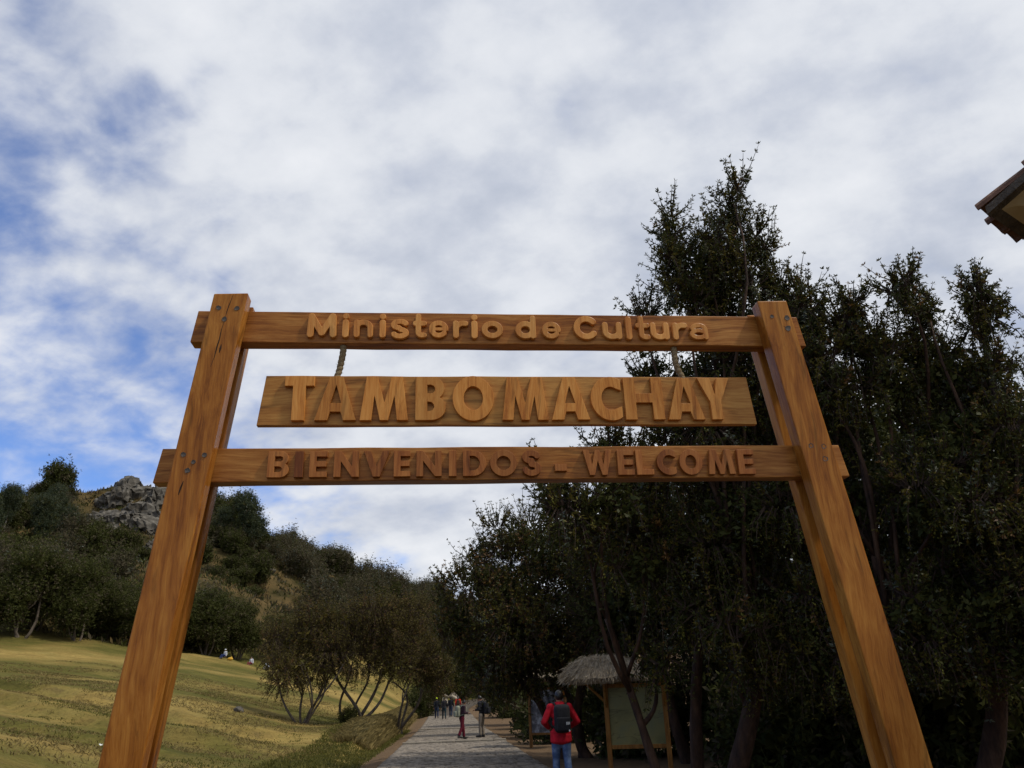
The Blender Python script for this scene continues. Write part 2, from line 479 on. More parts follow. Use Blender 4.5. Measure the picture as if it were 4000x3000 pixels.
def terrain_mat():
    m, t, b = new_mat('meadow_ground', 0.95, 0.05)
    L = t.links.new
    tc = N(t, 'ShaderNodeTexCoord')
    geo = N(t, 'ShaderNodeNewGeometry')
    sep = N(t, 'ShaderNodeSeparateXYZ')
    L(tc.outputs['Object'], sep.inputs[0])
    mp = N(t, 'ShaderNodeMapping')
    mp.inputs['Rotation'].default_value = (0, 0, math.radians(-18))
    mp.inputs['Scale'].default_value = (0.55, 1.0, 1.0)
    L(tc.outputs['Object'], mp.inputs['Vector'])
    n1 = N(t, 'ShaderNodeTexNoise', i_Scale=0.11, i_Detail=5.0, i_Roughness=0.55)
    n2 = N(t, 'ShaderNodeTexNoise', i_Scale=0.9, i_Detail=8.0, i_Roughness=0.65)
    n3 = N(t, 'ShaderNodeTexNoise', i_Scale=9.0, i_Detail=6.0, i_Roughness=0.7)
    for n in (n1, n2, n3):
        L(mp.outputs[0], n.inputs['Vector'])
    dry = ramp(t, [(0.25, (0.125, 0.088, 0.028)), (0.5, (0.255, 0.182, 0.056)), (0.75, (0.37, 0.275, 0.095))])
    grn = ramp(t, [(0.25, (0.046, 0.045, 0.012)), (0.5, (0.090, 0.083, 0.020)), (0.78, (0.15, 0.124, 0.035))])
    L(n2.outputs['Fac'], dry.inputs[0]); L(n2.outputs['Fac'], grn.inputs[0])
    add = N(t, 'ShaderNodeMath', operation='MULTIPLY_ADD', i_1=0.35)
    L(n2.outputs['Fac'], add.inputs[0]); L(n1.outputs['Fac'], add.inputs[2])
    sel = N(t, 'ShaderNodeMapRange', i_1=0.57, i_2=0.72)
    L(add.outputs[0], sel.inputs[0])
    mix = N(t, 'ShaderNodeMix', data_type='RGBA')
    L(sel.outputs[0], mix.inputs[0]); L(dry.outputs[0], mix.inputs[6]); L(grn.outputs[0], mix.inputs[7])
    fine = ramp(t, [(0.25, 0.55), (0.5, 1.0), (0.8, 1.3)])
    L(n3.outputs['Fac'], fine.inputs[0])
    mul = N(t, 'ShaderNodeMix', data_type='RGBA', blend_type='MULTIPLY')
    mul.inputs[0].default_value = 1.0
    L(mix.outputs[2], mul.inputs[6]); L(fine.outputs[0], mul.inputs[7])
    # bare soil on steep little faces
    sepn = N(t, 'ShaderNodeSeparateXYZ')
    L(geo.outputs['Normal'], sepn.inputs[0])
    st = N(t, 'ShaderNodeMapRange', i_1=0.90, i_2=0.70)
    L(sepn.outputs['Z'], st.inputs[0])
    stn = N(t, 'ShaderNodeMath', operation='MULTIPLY')
    pn = ramp(t, [(0.4, 0.15), (0.6, 1.0)])
    L(n2.outputs['Fac'], pn.inputs[0])
    L(st.outputs[0], stn.inputs[0]); L(pn.outputs[0], stn.inputs[1])
    soil = N(t, 'ShaderNodeMix', data_type='RGBA')
    soil.inputs[7].default_value = (0.085, 0.055, 0.032, 1)
    # the scarps belong to the meadow; the hill keeps its scrub cover
    hl = N(t, 'ShaderNodeMapRange', i_1=70.0, i_2=80.0, i_3=1.0, i_4=0.0)
    L(sep.outputs['Y'], hl.inputs[0])
    stn2 = N(t, 'ShaderNodeMath', operation='MULTIPLY')
    L(stn.outputs[0], stn2.inputs[0]); L(hl.outputs[0], stn2.inputs[1])
    L(stn2.outputs[0], soil.inputs[0]); L(mul.outputs[2], soil.inputs[6])
    # the hill beyond carries dry scrub: olive brown
    hillc = ramp(t, [(0.3, (0.022, 0.021, 0.009)), (0.44, (0.045, 0.038, 0.015)), (0.56, (0.095, 0.067, 0.028)), (0.7, (0.17, 0.11, 0.046))])
    hn = N(t, 'ShaderNodeTexNoise', i_Scale=0.16, i_Detail=8.0, i_Roughness=0.65)
    L(mp.outputs[0], hn.inputs['Vector'])
    L(hn.outputs['Fac'], hillc.inputs[0])
    hm = N(t, 'ShaderNodeMapRange', i_1=7.5, i_2=11.0)
    L(sep.outputs['Z'], hm.inputs[0])
    fin = N(t, 'ShaderNodeMix', data_type='RGBA')
    L(hm.outputs[0], fin.inputs[0]); L(soil.outputs[2], fin.inputs[6]); L(hillc.outputs[0], fin.inputs[7])
    # trodden brown earth beside the path, leaf litter under the trees on its right
    px = N(t, 'ShaderNodeMath', operation='MULTIPLY_ADD', i_1=0.0885, i_2=-0.27)
    L(sep.outputs['Y'], px.inputs[0])
    dd = N(t, 'ShaderNodeMath', operation='ADD')
    L(sep.outputs['X'], dd.inputs[0]); L(px.outputs[0], dd.inputs[1])
    wob = N(t, 'ShaderNodeMath', operation='MULTIPLY_ADD', i_1=2.4, i_2=-1.2)
    L(n2.outputs['Fac'], wob.inputs[0])
    dw = N(t, 'ShaderNodeMath', operation='ADD')
    L(dd.outputs[0], dw.inputs[0]); L(wob.outputs[0], dw.inputs[1])
    e1 = N(t, 'ShaderNodeMapRange', i_1=-3.7, i_2=-3.0)
    L(dw.outputs[0], e1.inputs[0])
    far = N(t, 'ShaderNodeMapRange', i_1=110.0, i_2=125.0, i_3=1.0, i_4=0.0)
    L(sep.outputs['Y'], far.inputs[0])
    e2 = N(t, 'ShaderNodeMath', operation='MULTIPLY')
    L(e1.outputs[0], e2.inputs[0]); L(far.outputs[0], e2.inputs[1])
    dirt = ramp(t, [(0.25, (0.07, 0.045, 0.026)), (0.55, (0.14, 0.092, 0.052)), (0.8, (0.19, 0.135, 0.08))])
    L(n3.outputs['Fac'], dirt.inputs[0])
    fin2 = N(t, 'ShaderNodeMix', data_type='RGBA')
    L(e2.outputs[0], fin2.inputs[0]); L(fin.outputs[2], fin2.inputs[6]); L(dirt.outputs[0], fin2.inputs[7])
    L(fin2.outputs[2], b.inputs['Base Color'])
    bp = N(t, 'ShaderNodeBump', i_Strength=0.6, i_Distance=0.12)
    L(n3.outputs['Fac'], bp.inputs['Height'])
    L(bp.outputs[0], b.inputs['Normal'])
    return m


def build_terrain():
    xs = np.concatenate([[-2500, -1200, -700, -450], np.arange(-320, -110, 5.0), np.arange(-110, -40, 1.2), np.arange(-40, -14, 0.4), np.arange(-14, 6, 0.22), np.arange(6, 30, 1.0), np.arange(30, 120, 5.0), [160, 300, 700, 2500]])
    ys = np.concatenate([[-2500, -900, -300, -100], np.arange(-40, 8, 2.0), np.arange(8, 62, 0.3), np.arange(62, 120, 0.7), np.arange(120, 230, 1.6), np.arange(230, 430, 10.0), [500, 700, 1200, 4000]])
    X, Y = np.meshgrid(xs, ys)
    Z = ground_z(X, Y)
    nx, ny = len(xs), len(ys)
    idx = np.arange(nx * ny).reshape(ny, nx)
    F = np.stack([idx[:-1, :-1], idx[:-1, 1:], idx[1:, 1:], idx[1:, :-1]], -1).reshape(-1, 4)
    me = np_mesh('ground', np.stack([X, Y, Z], -1).reshape(-1, 3), F, smooth=True)
    o = link('ground', me, None, [terrain_mat()])
    tag(o, kind='structure')
    return o


ground = build_terrain()

# ------------------------------------------------------------------ cobbled path
MAT_STONE = noise_mat('cobble_stone', [(0.10, 0.083, 0.064), (0.175, 0.148, 0.116), (0.25, 0.215, 0.17)], scale=5, rough=0.85, spec=0.2, bump=0.3, obj_var=0.28)
MAT_STONE_FAR = noise_mat('cobble_stone_joined', [(0.09, 0.076, 0.06), (0.175, 0.148, 0.116), (0.26, 0.22, 0.175)], scale=3.2, detail=3, rough=0.85, spec=0.2, bump=0.3)
MAT_BED = noise_mat('path_bed_earth', [(0.04, 0.03, 0.021), (0.075, 0.058, 0.04)], scale=3, rough=0.95)
MAT_KERB = noise_mat('pale_kerb_stone', [(0.17, 0.145, 0.11), (0.27, 0.235, 0.18)], scale=5, rough=0.85, obj_var=0.12)


def build_path():
    ys = np.concatenate([np.arange(-12, 90, 0.5), np.arange(90, 150, 1.0)])
    V, F = [], []
    dirx = np.gradient(path_x(ys), ys)
    for i, y in enumerate(ys):
        nrm = np.array([1, -dirx[i]]) / math.hypot(1, dirx[i])
        c = np.array([path_x(y), y])
        for k in (-1, 1):
            p = c + nrm * PATH_HALF * k
            V.append((p[0], p[1], float(path_z(y)) + 0.005))
    for i in range(len(ys) - 1):
        F.append((2 * i, 2 * i + 1, 2 * i + 3, 2 * i + 2))
    path = link('path', np_mesh('path', np.array(V), np.array(F)), None, [MAT_BED])
    tag(path, kind='structure')
    # stone outlines: rounded polygons with a domed top
    def stone(n, sx, sy, h):
        a0 = random.random() * 6.28
        ring = []
        for k in range(n):
            an = a0 + 2 * math.pi * k / n
            rr = random.uniform(0.86, 1.08)
            # superellipse so that neighbours nearly touch
            c_, s_ = math.cos(an), math.sin(an)
            q = (abs(c_) ** 3.2 + abs(s_) ** 3.2) ** (-1 / 3.2)
            ring.append((c_ * q * rr * sx / 2, s_ * q * rr * sy / 2))
        V = [(x, y, -0.03) for x, y in ring] + [(x * 0.97, y * 0.97, h * 0.55) for x, y in ring] + [(x * 0.72, y * 0.72, h) for x, y in ring]
        F = []
        for l in range(2):
            for k in range(n):
                k2 = (k + 1) % n
                F.append((l * n + k, l * n + k2, (l + 1) * n + k2, (l + 1) * n + k))
        F.append(tuple(2 * n + k for k in range(n)))
        return V, F
    variants = []
    for i in range(10):
        V, F = stone(7, 0.27, 0.27, 0.035)
        me = bpy.data.meshes.new('cobble')
        me.from_pydata(V, [], F)
        me.materials.append(MAT_STONE)
        variants.append((me, np.array(V), F))
    single, joined = [], MB()
    y = 8.0
    row = 0
    kerb_rows = (36.2, 55.5)
    while y < 84:
        step = 0.28
        ncol = 15
        if not any(abs(y - k) < 0.30 for k in kerb_rows):
            dx = float(path_x(y + .5) - path_x(y - .5))
            ang = -math.atan(dx)
            for c in range(ncol):
                off = (c - (ncol - 1) / 2) * 0.28 + random.uniform(-0.025, 0.025) + (0.07 if row % 2 else -0.07)
                if abs(off) > PATH_HALF - 0.1:
                    off = math.copysign(PATH_HALF - 0.1, off)
                xx = float(path_x(y)) + off
                yy = y + random.uniform(-0.03, 0.03) - off * dx
                zz = float(path_z(yy)) + random.uniform(-0.006, 0.012)
                rz = random.uniform(-0.25, 0.25) + ang + random.choice((0, math.pi / 2, math.pi))
                sc = random.uniform(0.88, 1.1)
                if 21.3 < y and len(single) < 300:
                    single.append((xx, yy, zz, rz, sc))
                else:
                    me, V, F = variants[random.randrange(10)]
                    ca, sa = math.cos(rz) * sc, math.sin(rz) * sc
                    P = np.stack([V[:, 0] * ca - V[:, 1] * sa + xx, V[:, 0] * sa + V[:, 1] * ca + yy, V[:, 2] + zz], 1)
                    joined.add(P.tolist(), F)
        y += step
        row += 1
    for (xx, yy, zz, rz, sc) in single:
        o = bpy.data.objects.new('cobble', variants[random.randrange(10)][0])
        o.location = (xx, yy, zz)
        o.rotation_euler = (random.uniform(-.03, .03), random.uniform(-.03, .03), rz)
        o.scale = (sc, sc, 1)
        o.parent = path
        C.objects.link(o)
    j = joined.build('cobbles_beyond', MAT_STONE_FAR, path)
    tag(j, kind='stuff')
    # rows of flat kerb slabs laid across as shallow steps
    mb = MB(); mb.box((0, 0, 0.02), (0.52, 0.3, 0.12))
    kme = mb.mesh('kerb_slab', bevel=0.012)
    kme.materials.append(MAT_KERB)
    for ky in kerb_rows[:2]:
        dx = float(path_x(ky + .5) - path_x(ky - .5))
        for c in range(8):
            off = (c - 3.5) * 0.535
            o = bpy.data.objects.new('kerb_slab', kme)
            o.location = (float(path_x(ky)) + off, ky - off * dx + random.uniform(-.02, .02), float(path_z(ky)) + 0.012 + random.uniform(-.006, .006))
            o.rotation_euler = (0, 0, -math.atan(dx) + random.uniform(-.02, .02))
            o.parent = path
            C.objects.link(o)
    return path


path = build_path()

# ------------------------------------------------------------------ varnished wood

def wood_mat(name, axis, light, mid, dark, rough=0.33, fine=0.36, knots=True, var=0.12, gscale=1.0):
    """planed, varnished timber; grain runs along the given axis of the object"""
    m, t, b = new_mat(name, rough, 0.14)
    L = t.links.new
    tc = N(t, 'ShaderNodeTexCoord')
    oi = N(t, 'ShaderNodeObjectInfo')
    off = N(t, 'ShaderNodeVectorMath', operation='SCALE')
    cx = N(t, 'ShaderNodeCombineXYZ', i_0=17.0, i_1=9.0, i_2=23.0)
    L(cx.outputs[0], off.inputs[0]); L(oi.outputs['Random'], off.inputs['Scale'])
    va = N(t, 'ShaderNodeVectorMath', operation='ADD')
    L(tc.outputs['Object'], va.inputs[0]); L(off.outputs[0], va.inputs[1])
    sc = {'X': (0.10, 1, 1), 'Z': (1, 1, 0.10)}[axis]
    # warp: the grain wanders slowly
    wn_ = N(t, 'ShaderNodeTexNoise', i_Scale=1.6, i_Detail=2.0)
    L(va.outputs[0], wn_.inputs['Vector'])
    ws = N(t, 'ShaderNodeVectorMath', operation='SCALE')
    ws.inputs['Scale'].default_value = 0.10
    L(wn_.outputs['Color'], ws.inputs[0])
    vw = N(t, 'ShaderNodeVectorMath', operation='ADD')
    L(va.outputs[0], vw.inputs[0]); L(ws.outputs[0], vw.inputs[1])
    mp = N(t, 'ShaderNodeMapping')
    mp.inputs['Scale'].default_value = tuple(s * gscale for s in sc)
    L(vw.outputs[0], mp.inputs['Vector'])
    # broad figure
    n1 = N(t, 'ShaderNodeTexNoise', i_Scale=20.0, i_Detail=5.0, i_Roughness=0.62, i_Distortion=0.7)
    L(mp.outputs[0], n1.inputs['Vector'])
    # fine fibres
    mp2 = N(t, 'ShaderNodeMapping')
    mp2.inputs['Scale'].default_value = tuple((0.035 if s < 1 else 1) * gscale for s in sc)
    L(vw.outputs[0], mp2.inputs['Vector'])
    n2 = N(t, 'ShaderNodeTexNoise', i_Scale=130.0, i_Detail=5.0, i_Roughness=0.7)
    L(mp2.outputs[0], n2.inputs['Vector'])
    # blotches where the varnish soaked in unevenly
    n3 = N(t, 'ShaderNodeTexNoise', i_Scale=3.2, i_Detail=4.0, i_Roughness=0.6)
    mp3 = N(t, 'ShaderNodeMapping')
    mp3.inputs['Scale'].default_value = tuple((0.35 if s < 1 else 1) for s in sc)
    L(va.outputs[0], mp3.inputs['Vector']); L(mp3.outputs[0], n3.inputs['Vector'])
    s1 = N(t, 'ShaderNodeMath', operation='MULTIPLY_ADD', i_1=0.42)
    h2 = N(t, 'ShaderNodeMath', operation='MULTIPLY', i_1=fine)
    L(n2.outputs['Fac'], h2.inputs[0])
    L(n1.outputs['Fac'], s1.inputs[0]); L(h2.outputs[0], s1.inputs[2])
    s2 = N(t, 'ShaderNodeMath', operation='MULTIPLY_ADD', i_1=0.35)
    L(n3.outputs['Fac'], s2.inputs[0]); L(s1.outputs[0], s2.inputs[2])
    lo_ = 0.5 * (0.42 + fine + 0.35) 
    r = ramp(t, [(lo_ - 0.115, dark), (lo_ - 0.015, mid), (lo_ + 0.08, light), (lo_ + 0.185, tuple(min(1, c * 1.25) for c in light))])
    L(s2.outputs[0], r.inputs[0])
    col = r.outputs[0]
    # thin dark streaks along the grain
    n4 = N(t, 'ShaderNodeTexNoise', i_Scale=26.0, i_Detail=3.0, i_Roughness=0.5, i_Distortion=0.4)
    L(mp.outputs[0], n4.inputs['Vector'])
    r4 = ramp(t, [(0.30, 0.45), (0.40, 0.95), (0.5, 1.0)])
    L(n4.outputs['Fac'], r4.inputs[0])
    mul = N(t, 'ShaderNodeMix', data_type='RGBA', blend_type='MULTIPLY')
    mul.inputs[0].default_value = 0.75
    L(col, mul.inputs[6]); L(r4.outputs[0], mul.inputs[7])
    hs = N(t, 'ShaderNodeHueSaturation')
    mr = N(t, 'ShaderNodeMapRange', i_1=0.0, i_2=1.0, i_3=0.86 - var, i_4=0.86 + var)
    L(oi.outputs['Random'], mr.inputs[0])
    hs.inputs['Saturation'].default_value = 1.0
    L(mr.outputs[0], hs.inputs['Value']); L(mul.outputs[2], hs.inputs['Color'])
    L(hs.outputs[0], b.inputs['Base Color'])
    rr = N(t, 'ShaderNodeMapRange', i_1=0.3, i_2=0.7, i_3=rough - 0.06, i_4=rough + 0.16)
    L(n3.outputs['Fac'], rr.inputs[0]); L(rr.outputs[0], b.inputs['Roughness'])
    bp = N(t, 'ShaderNodeBump', i_Strength=0.22, i_Distance=0.004)
    L(n2.outputs['Fac'], bp.inputs['Height'])
    L(bp.outputs[0], b.inputs['Normal'])
    b.inputs['Coat Weight'].default_value = 0.05
    b.inputs['Coat Roughness'].default_value = 0.25
    return m


WOOD_POST = wood_mat('varnished_post_wood', 'Z', (0.49, 0.205, 0.036), (0.36, 0.128, 0.018), (0.20, 0.060, 0.008), fine=0.28, rough=0.28)
WOOD_BEAM = wood_mat('varnished_beam_wood', 'X', (0.50, 0.222, 0.054), (0.35, 0.130, 0.025), (0.17, 0.050, 0.010))
WOOD_BOARD = wood_mat('varnished_board_wood', 'X', (0.47, 0.232, 0.058), (0.36, 0.152, 0.033), (0.19, 0.070, 0.016))
WOOD_LET_PALE = wood_mat('pale_letter_wood', 'Z', (0.76, 0.37, 0.105), (0.66, 0.28, 0.068), (0.46, 0.16, 0.034), var=0.10)
WOOD_LET_MID = wood_mat('orange_letter_wood', 'Z', (0.68, 0.31, 0.075), (0.57, 0.225, 0.044), (0.37, 0.12, 0.020), var=0.12)
WOOD_LET_RED = wood_mat('reddish_letter_wood', 'Z', (0.43, 0.165, 0.042), (0.32, 0.105, 0.024), (0.18, 0.05, 0.012), var=0.12)
MAT_PLUG = noise_mat('bolt_hole_filler', [(0.035, 0.03, 0.027), (0.13, 0.11, 0.095)], scale=60, rough=0.7, spec=0.2)

# ------------------------------------------------------------------ letters: outlines in unit height, x from 0 to 1 of the letter width

def arc(cx, cy, rx, ry, a0, a1, n=14):
    return [(cx + rx * math.cos(math.radians(a0 + (a1 - a0) * i / n)), cy + ry * math.sin(math.radians(a0 + (a1 - a0) * i / n))) for i in range(n + 1)]


def glyph(ch, w):
    """list of closed loops; w is width over height"""
    s = 0.255                                # stroke over height
    if ch == 'T':
        c = w / 2
        return [[(0, 1), (0, .775), (c - s * .52, .775), (c - s * .52, 0), (c + s * .52, 0), (c + s * .52, .775), (w, .775), (w, 1)]]
    if ch == 'A':
        c = w / 2
        e = s * 1.05
        return [[(0, 0), (c - .135, 1), (c + .135, 1), (w, 0), (w - e, 0), (w - e - .055, .19), (e + .055, .19), (e, 0)],
                [(c - .115, .385), (c + .115, .385), (c, .80)]]
    if ch == 'M':
        e = s * .93
        k = .12
        return [[(0, 0), (k, 1), (k + e, 1), (w / 2, .40), (w - k - e, 1), (w - k, 1), (w, 0), (w - e, 0), (w - e - .058, .56), (w / 2 + .085, 0), (w / 2 - .085, 0), (e + .058, .56), (e, 0)]]
    if ch == 'W':
        e = s * .93
        k = .22 * w
        return [[(0, 1), (e, 1), (k + .10, .42), (w / 2 - .09, 1), (w / 2 + .09, 1), (w - k - .10, .42), (w - e, 1), (w, 1), (w - k + .02, 0), (w - k - .17, 0), (w / 2, .58), (k + .17, 0), (k - .02, 0)]]
    if ch == 'B':
        ro = arc(w - .29, .73, .26, .27, 90, -52, 10)
        lo = arc(w - .31, .285, .31, .285, 50, -90, 12)
        o = [(0, 0), (0, 1)] + ro + lo
        h1 = [(s, .61), (s, .81)] + arc(w - .33, .71, .10, .10, 90, -90, 8)
        h2 = [(s, .20), (s, .42)] + arc(w - .37, .31, .12, .11, 90, -90, 8)
        return [o, h1, h2]
    if ch == 'D':
        return [[(0, 0), (0, 1)] + arc(w - .5, .5, .5, .5, 90, -90, 22), [(s, .21), (s, .79)] + arc(w - .52, .5, .27, .29, 90, -90, 14)]
    if ch == 'O':
        return [arc(w / 2, .5, w / 2, .52, 0, 360, 40)[:-1], arc(w / 2, .5, w / 2 - s * .95, .52 - s * .95, 0, 360, 32)[:-1]]
    if ch == 'C':
        R = w * .66
        o = arc(R, .5, R, .52, 58, 302, 30)
        i = arc(R, .5, R - s * .95, .52 - s * .95, 310, 50, 26)
        return [[(w, .94)] + o[1:-1] + [(w, .06), (w, .31)] + i[1:-1] + [(w, .69)]]
    if ch == 'H':
        return [[(0, 0), (0, 1), (s, 1), (s, .62), (w - s, .62), (w - s, 1), (w, 1), (w, 0), (w - s, 0), (w - s, .40), (s, .40), (s, 0)]]
    if ch == 'Y':
        c = w / 2
        e = .29
        return [[(0, 1), (e, 1), (c, .60), (w - e, 1), (w, 1), (c + s * .5, .42), (c + s * .5, 0), (c - s * .5, 0), (c - s * .5, .42)]]
    if ch == 'I':
        return [[(0, 0), (0, 1), (w, 1), (w, 0)]]
    if ch == 'E':
        return [[(0, 0), (0, 1), (w, 1), (w, .79), (s, .79), (s, .61), (w * .95, .61), (w * .95, .40), (s, .40), (s, .21), (w, .21), (w, 0)]]
    if ch == 'L':
        return [[(0, 0), (0, 1), (s, 1), (s, .22), (w, .22), (w, 0)]]
    if ch == 'N':
        return [[(0, 0), (0, 1), (s, 1), (w - s, .40), (w - s, 1), (w, 1), (w, 0), (w - s, 0), (s, .60), (s, 0)]]
    if ch == 'V':
        c = w / 2
        e = s * 1.05
        return [[(0, 1), (e, 1), (c, .38), (w - e, 1), (w, 1), (c + .13, 0), (c - .13, 0)]]
    if ch == '-':
        return [[(0, 0), (0, 1), (w, 1), (w, 0)]]
    return None


def stroke_field(ch, w):
    """centre lines of rounded letters, unit height = height of the letter's own box"""
    def S(*p):
        return [list(p)]
    q = .135
    if ch == 'S':
        top = arc(w / 2, .735, w / 2 - .11, .155, 20, 270, 18)
        bot = arc(w / 2, .275, w / 2 - .10, .175, 90, -165, 18)
        return [top + bot], .115
    return None


def rounded(ch, w, H):
    """strokes for the rounded lettering, absolute metres; H cap height; returns (polylines, radius)"""
    r = 0.0162
    x = 0.755 * H                                    # lower-case height
    a, b = r, w - r
    c = w / 2
    if ch == 'M':
        return [[(a, r), (a + .004, H - r)], [(a + .004, H - r), (c, r + .01)], [(c, r + .01), (b - .004, H - r)], [(b - .004, H - r), (b, r)]], r * 1.12
    if ch == 'i':
        return [[(c, r), (c, x - r)], [(c, H - r * .9), (c + .0005, H - r * .9)]], r * 1.08
    if ch == 'l':
        return [[(c, r), (c, H - r)]], r * 1.08
    if ch == 'n':
        return [[(a, r), (a, x - r)], [(a, x * .62)] + arc(c, x - r - (c - a) * .85, c - a, (c - a) * .85, 180, 0, 14) + [(b, r)]], r
    if ch == 'u':
        return [[(b, r), (b, x - r)], [(b, x * .38)] + arc(c, r + (c - a) * .85, c - a, (c - a) * .85, 0, -180, 14) + [(a, x - r)]], r
    if ch == 'r':
        return [[(a, r), (a, x - r)], [(a, x * .55)] + arc(b - .008, x - r - .040, b - .008 - a, .040, 175, 75, 10)], r
    if ch == 't':
        return [[(c - .008, H * .93)] + [(c - .008, r + .02)] + arc(c + .012, r + .02, .02, .02, 180, 270, 6) + [(b, r)], [(a, x - r * 1.2), (b, x - r * 1.2)]], r * .95
    if ch == 'o':
        return [arc(c, x / 2, c - a, x / 2 - r, 0, 360, 36)], r
    if ch == 'e':
        return [arc(c, x / 2, c - a, x / 2 - r, 0, 318, 32), [(a, x / 2), (b, x / 2)]], [r * .92, r * .62]
    if ch == 'C':
        return [arc(c + .006, H / 2, c - a, H / 2 - r, 42, 318, 32)], r * 1.1
    if ch == 'd':
        return [[(b, r), (b, H - r)], arc(c - .002, x / 2, c - a, x / 2 - r, 0, 360, 34)], r
    if ch == 's':
        return [arc(c, x * .735, c - a, x * .24 - r * .4, 25, 262, 18) + arc(c, x * .27, c - a, x * .245 - r * .4, 80, -158, 18)], r * .95
    if ch == 'a':
        return [arc(c, x - r - .026, c - a - .002, .026, 160, 0, 12) + [(b, r)], arc(c - .002, r + .021, c - a, .022, 0, 360, 24)], [r * .88, r * .80]
    return None


def contour(polys, r, w, H, res=0.0016):
    """outline of the union of round-ended strokes by marching squares"""
    pad = 0.012
    xs = np.arange(-pad, w + pad, res)
    ys = np.arange(-pad, H + pad, res)
    X, Y = np.meshgrid(xs, ys)
    D = np.full(X.shape, 1e9)
    rads = r if isinstance(r, (list, tuple)) else [r] * len(polys)
    for pl, rr_ in zip(polys, rads):
        for (x0, y0), (x1, y1) in zip(pl[:-1], pl[1:]):
            dx, dy = x1 - x0, y1 - y0
            l2 = dx * dx + dy * dy + 1e-12
            t_ = np.clip(((X - x0) * dx + (Y - y0) * dy) / l2, 0, 1)
            D = np.minimum(D, np.hypot(X - x0 - t_ * dx, Y - y0 - t_ * dy) - rr_)
    Fd = -D
    Fd[np.abs(Fd) < 1e-9] = 1e-9
    seg = {}
    ins = Fd > 0
    code = ins[:-1, :-1] * 1 + ins[:-1, 1:] * 2 + ins[1:, 1:] * 4 + ins[1:, :-1] * 8
    tab = {1: [(3, 0)], 2: [(0, 1)], 3: [(3, 1)], 4: [(1, 2)], 5: [(3, 0), (1, 2)], 6: [(0, 2)], 7: [(3, 2)], 8: [(2, 3)], 9: [(2, 0)], 10: [(0, 1), (2, 3)], 11: [(2, 1)], 12: [(1, 3)], 13: [(1, 0)], 14: [(0, 3)]}
    def key(j, i, e):
        return {0: (j, i, 0), 2: (j + 1, i, 0), 3: (j, i, 1), 1: (j, i + 1, 1)}[e]
    for j, i in zip(*np.nonzero((code > 0) & (code < 15))):
        for a_, b_ in tab[int(code[j, i])]:
            seg[key(j, i, a_)] = key(j, i, b_)
    def pt(k):
        j, i, o = k
        if o == 0:
            f0, f1 = Fd[j, i], Fd[j, i + 1]
            return (xs[i] + res * f0 / (f0 - f1), ys[j])
        f0, f1 = Fd[j, i], Fd[j + 1, i]
        return (xs[i], ys[j] + res * f0 / (f0 - f1))
    loops = []
    while seg:
        k0 = next(iter(seg))
        lp, k = [], k0
        while k in seg:
            lp.append(pt(k))
            k = seg.pop(k)
        if len(lp) > 8:
            loops.append(lp[::2])
    return loops


def letter_mesh(loops, depth, bevel):
    cu = bpy.data.curves.new('letter', 'CURVE')
    cu.dimensions = '2D'
    cu.fill_mode = 'BOTH'
    cu.extrude = depth / 2 - bevel
    cu.bevel_depth = bevel
    cu.bevel_resolution = 1
    cu.offset = -bevel
    for lp in loops:
        sp = cu.splines.new('POLY')
        sp.points.add(len(lp) - 1)
        sp.points.foreach_set('co', [c for (x, y) in lp for c in (x, y, 0, 1)])
        sp.use_cyclic_u = True
    o = bpy.data.objects.new('temporary', cu)
    C.objects.link(o)
    dg = bpy.context.evaluated_depsgraph_get()
    me = bpy.data.meshes.new_from_object(o.evaluated_get(dg))
    bpy.data.objects.remove(o)
    bpy.data.curves.remove(cu)
    n = len(me.vertices)
    co = np.zeros(n * 3, dtype=np.float32)
    me.vertices.foreach_get('co', co)
    co = co.reshape(-1, 3)
    # curve plane xy -> upright board plane xz, front facing -y
    co = np.stack([co[:, 0], -co[:, 2], co[:, 1]], 1)
    me.vertices.foreach_set('co', np.ascontiguousarray(co, dtype=np.float32).ravel())
    me.polygons.foreach_set('use_smooth', [False] * len(me.polygons))
    me.update()
    return me


def place_letter(ch, u0, u1, z0, h, y_front, depth, mat, parent, rounded_set=False, z_eye=False):
    # sizes were read off at the beam face; the letter fronts stand nearer
    k_ = (4.0 + y_front - depth) / 4.0
    zc = 0.0 if z_eye else ZO
    u0, u1, z0, h = u0 * k_, u1 * k_, zc + (z0 - zc) * k_, h * k_
    w = u1 - u0
    if rounded_set:
        polys, r = rounded(ch, w, h)
        loops = contour(polys, r, w, h)
        me = letter_mesh(loops, depth, 0.0028)
    else:
        g = glyph(ch, w / h)
        if g is None:
            polys, r = stroke_field(ch, w / h)
            polys = [[(x * h, y * h) for x, y in pl] for pl in polys]
            loops = contour(polys, r * h, w, h)
        else:
            loops = [[(x * h, y * h) for x, y in lp] for lp in g]
        me = letter_mesh(loops, depth, 0.0012)
    o = link('letter', me, parent, [mat])
    o.location = (u0, y_front - depth / 2 + 0.0015, z0)
    o.rotation_euler = (0, random.uniform(-.006, .006), 0)
    return o


# ------------------------------------------------------------------ the entrance gate
YAW = math.radians(5.89)
GX, GY = -math.sin(YAW) * 4.0, math.cos(YAW) * 4.0
gate = empty('entrance_gate', (GX, GY, 0), YAW)
tag(gate, 'varnished wooden entrance gate with two splayed posts and two lettered crossbeams', 'gate')
BT = 0.088        # beam thickness
PT = 0.088        # post thickness


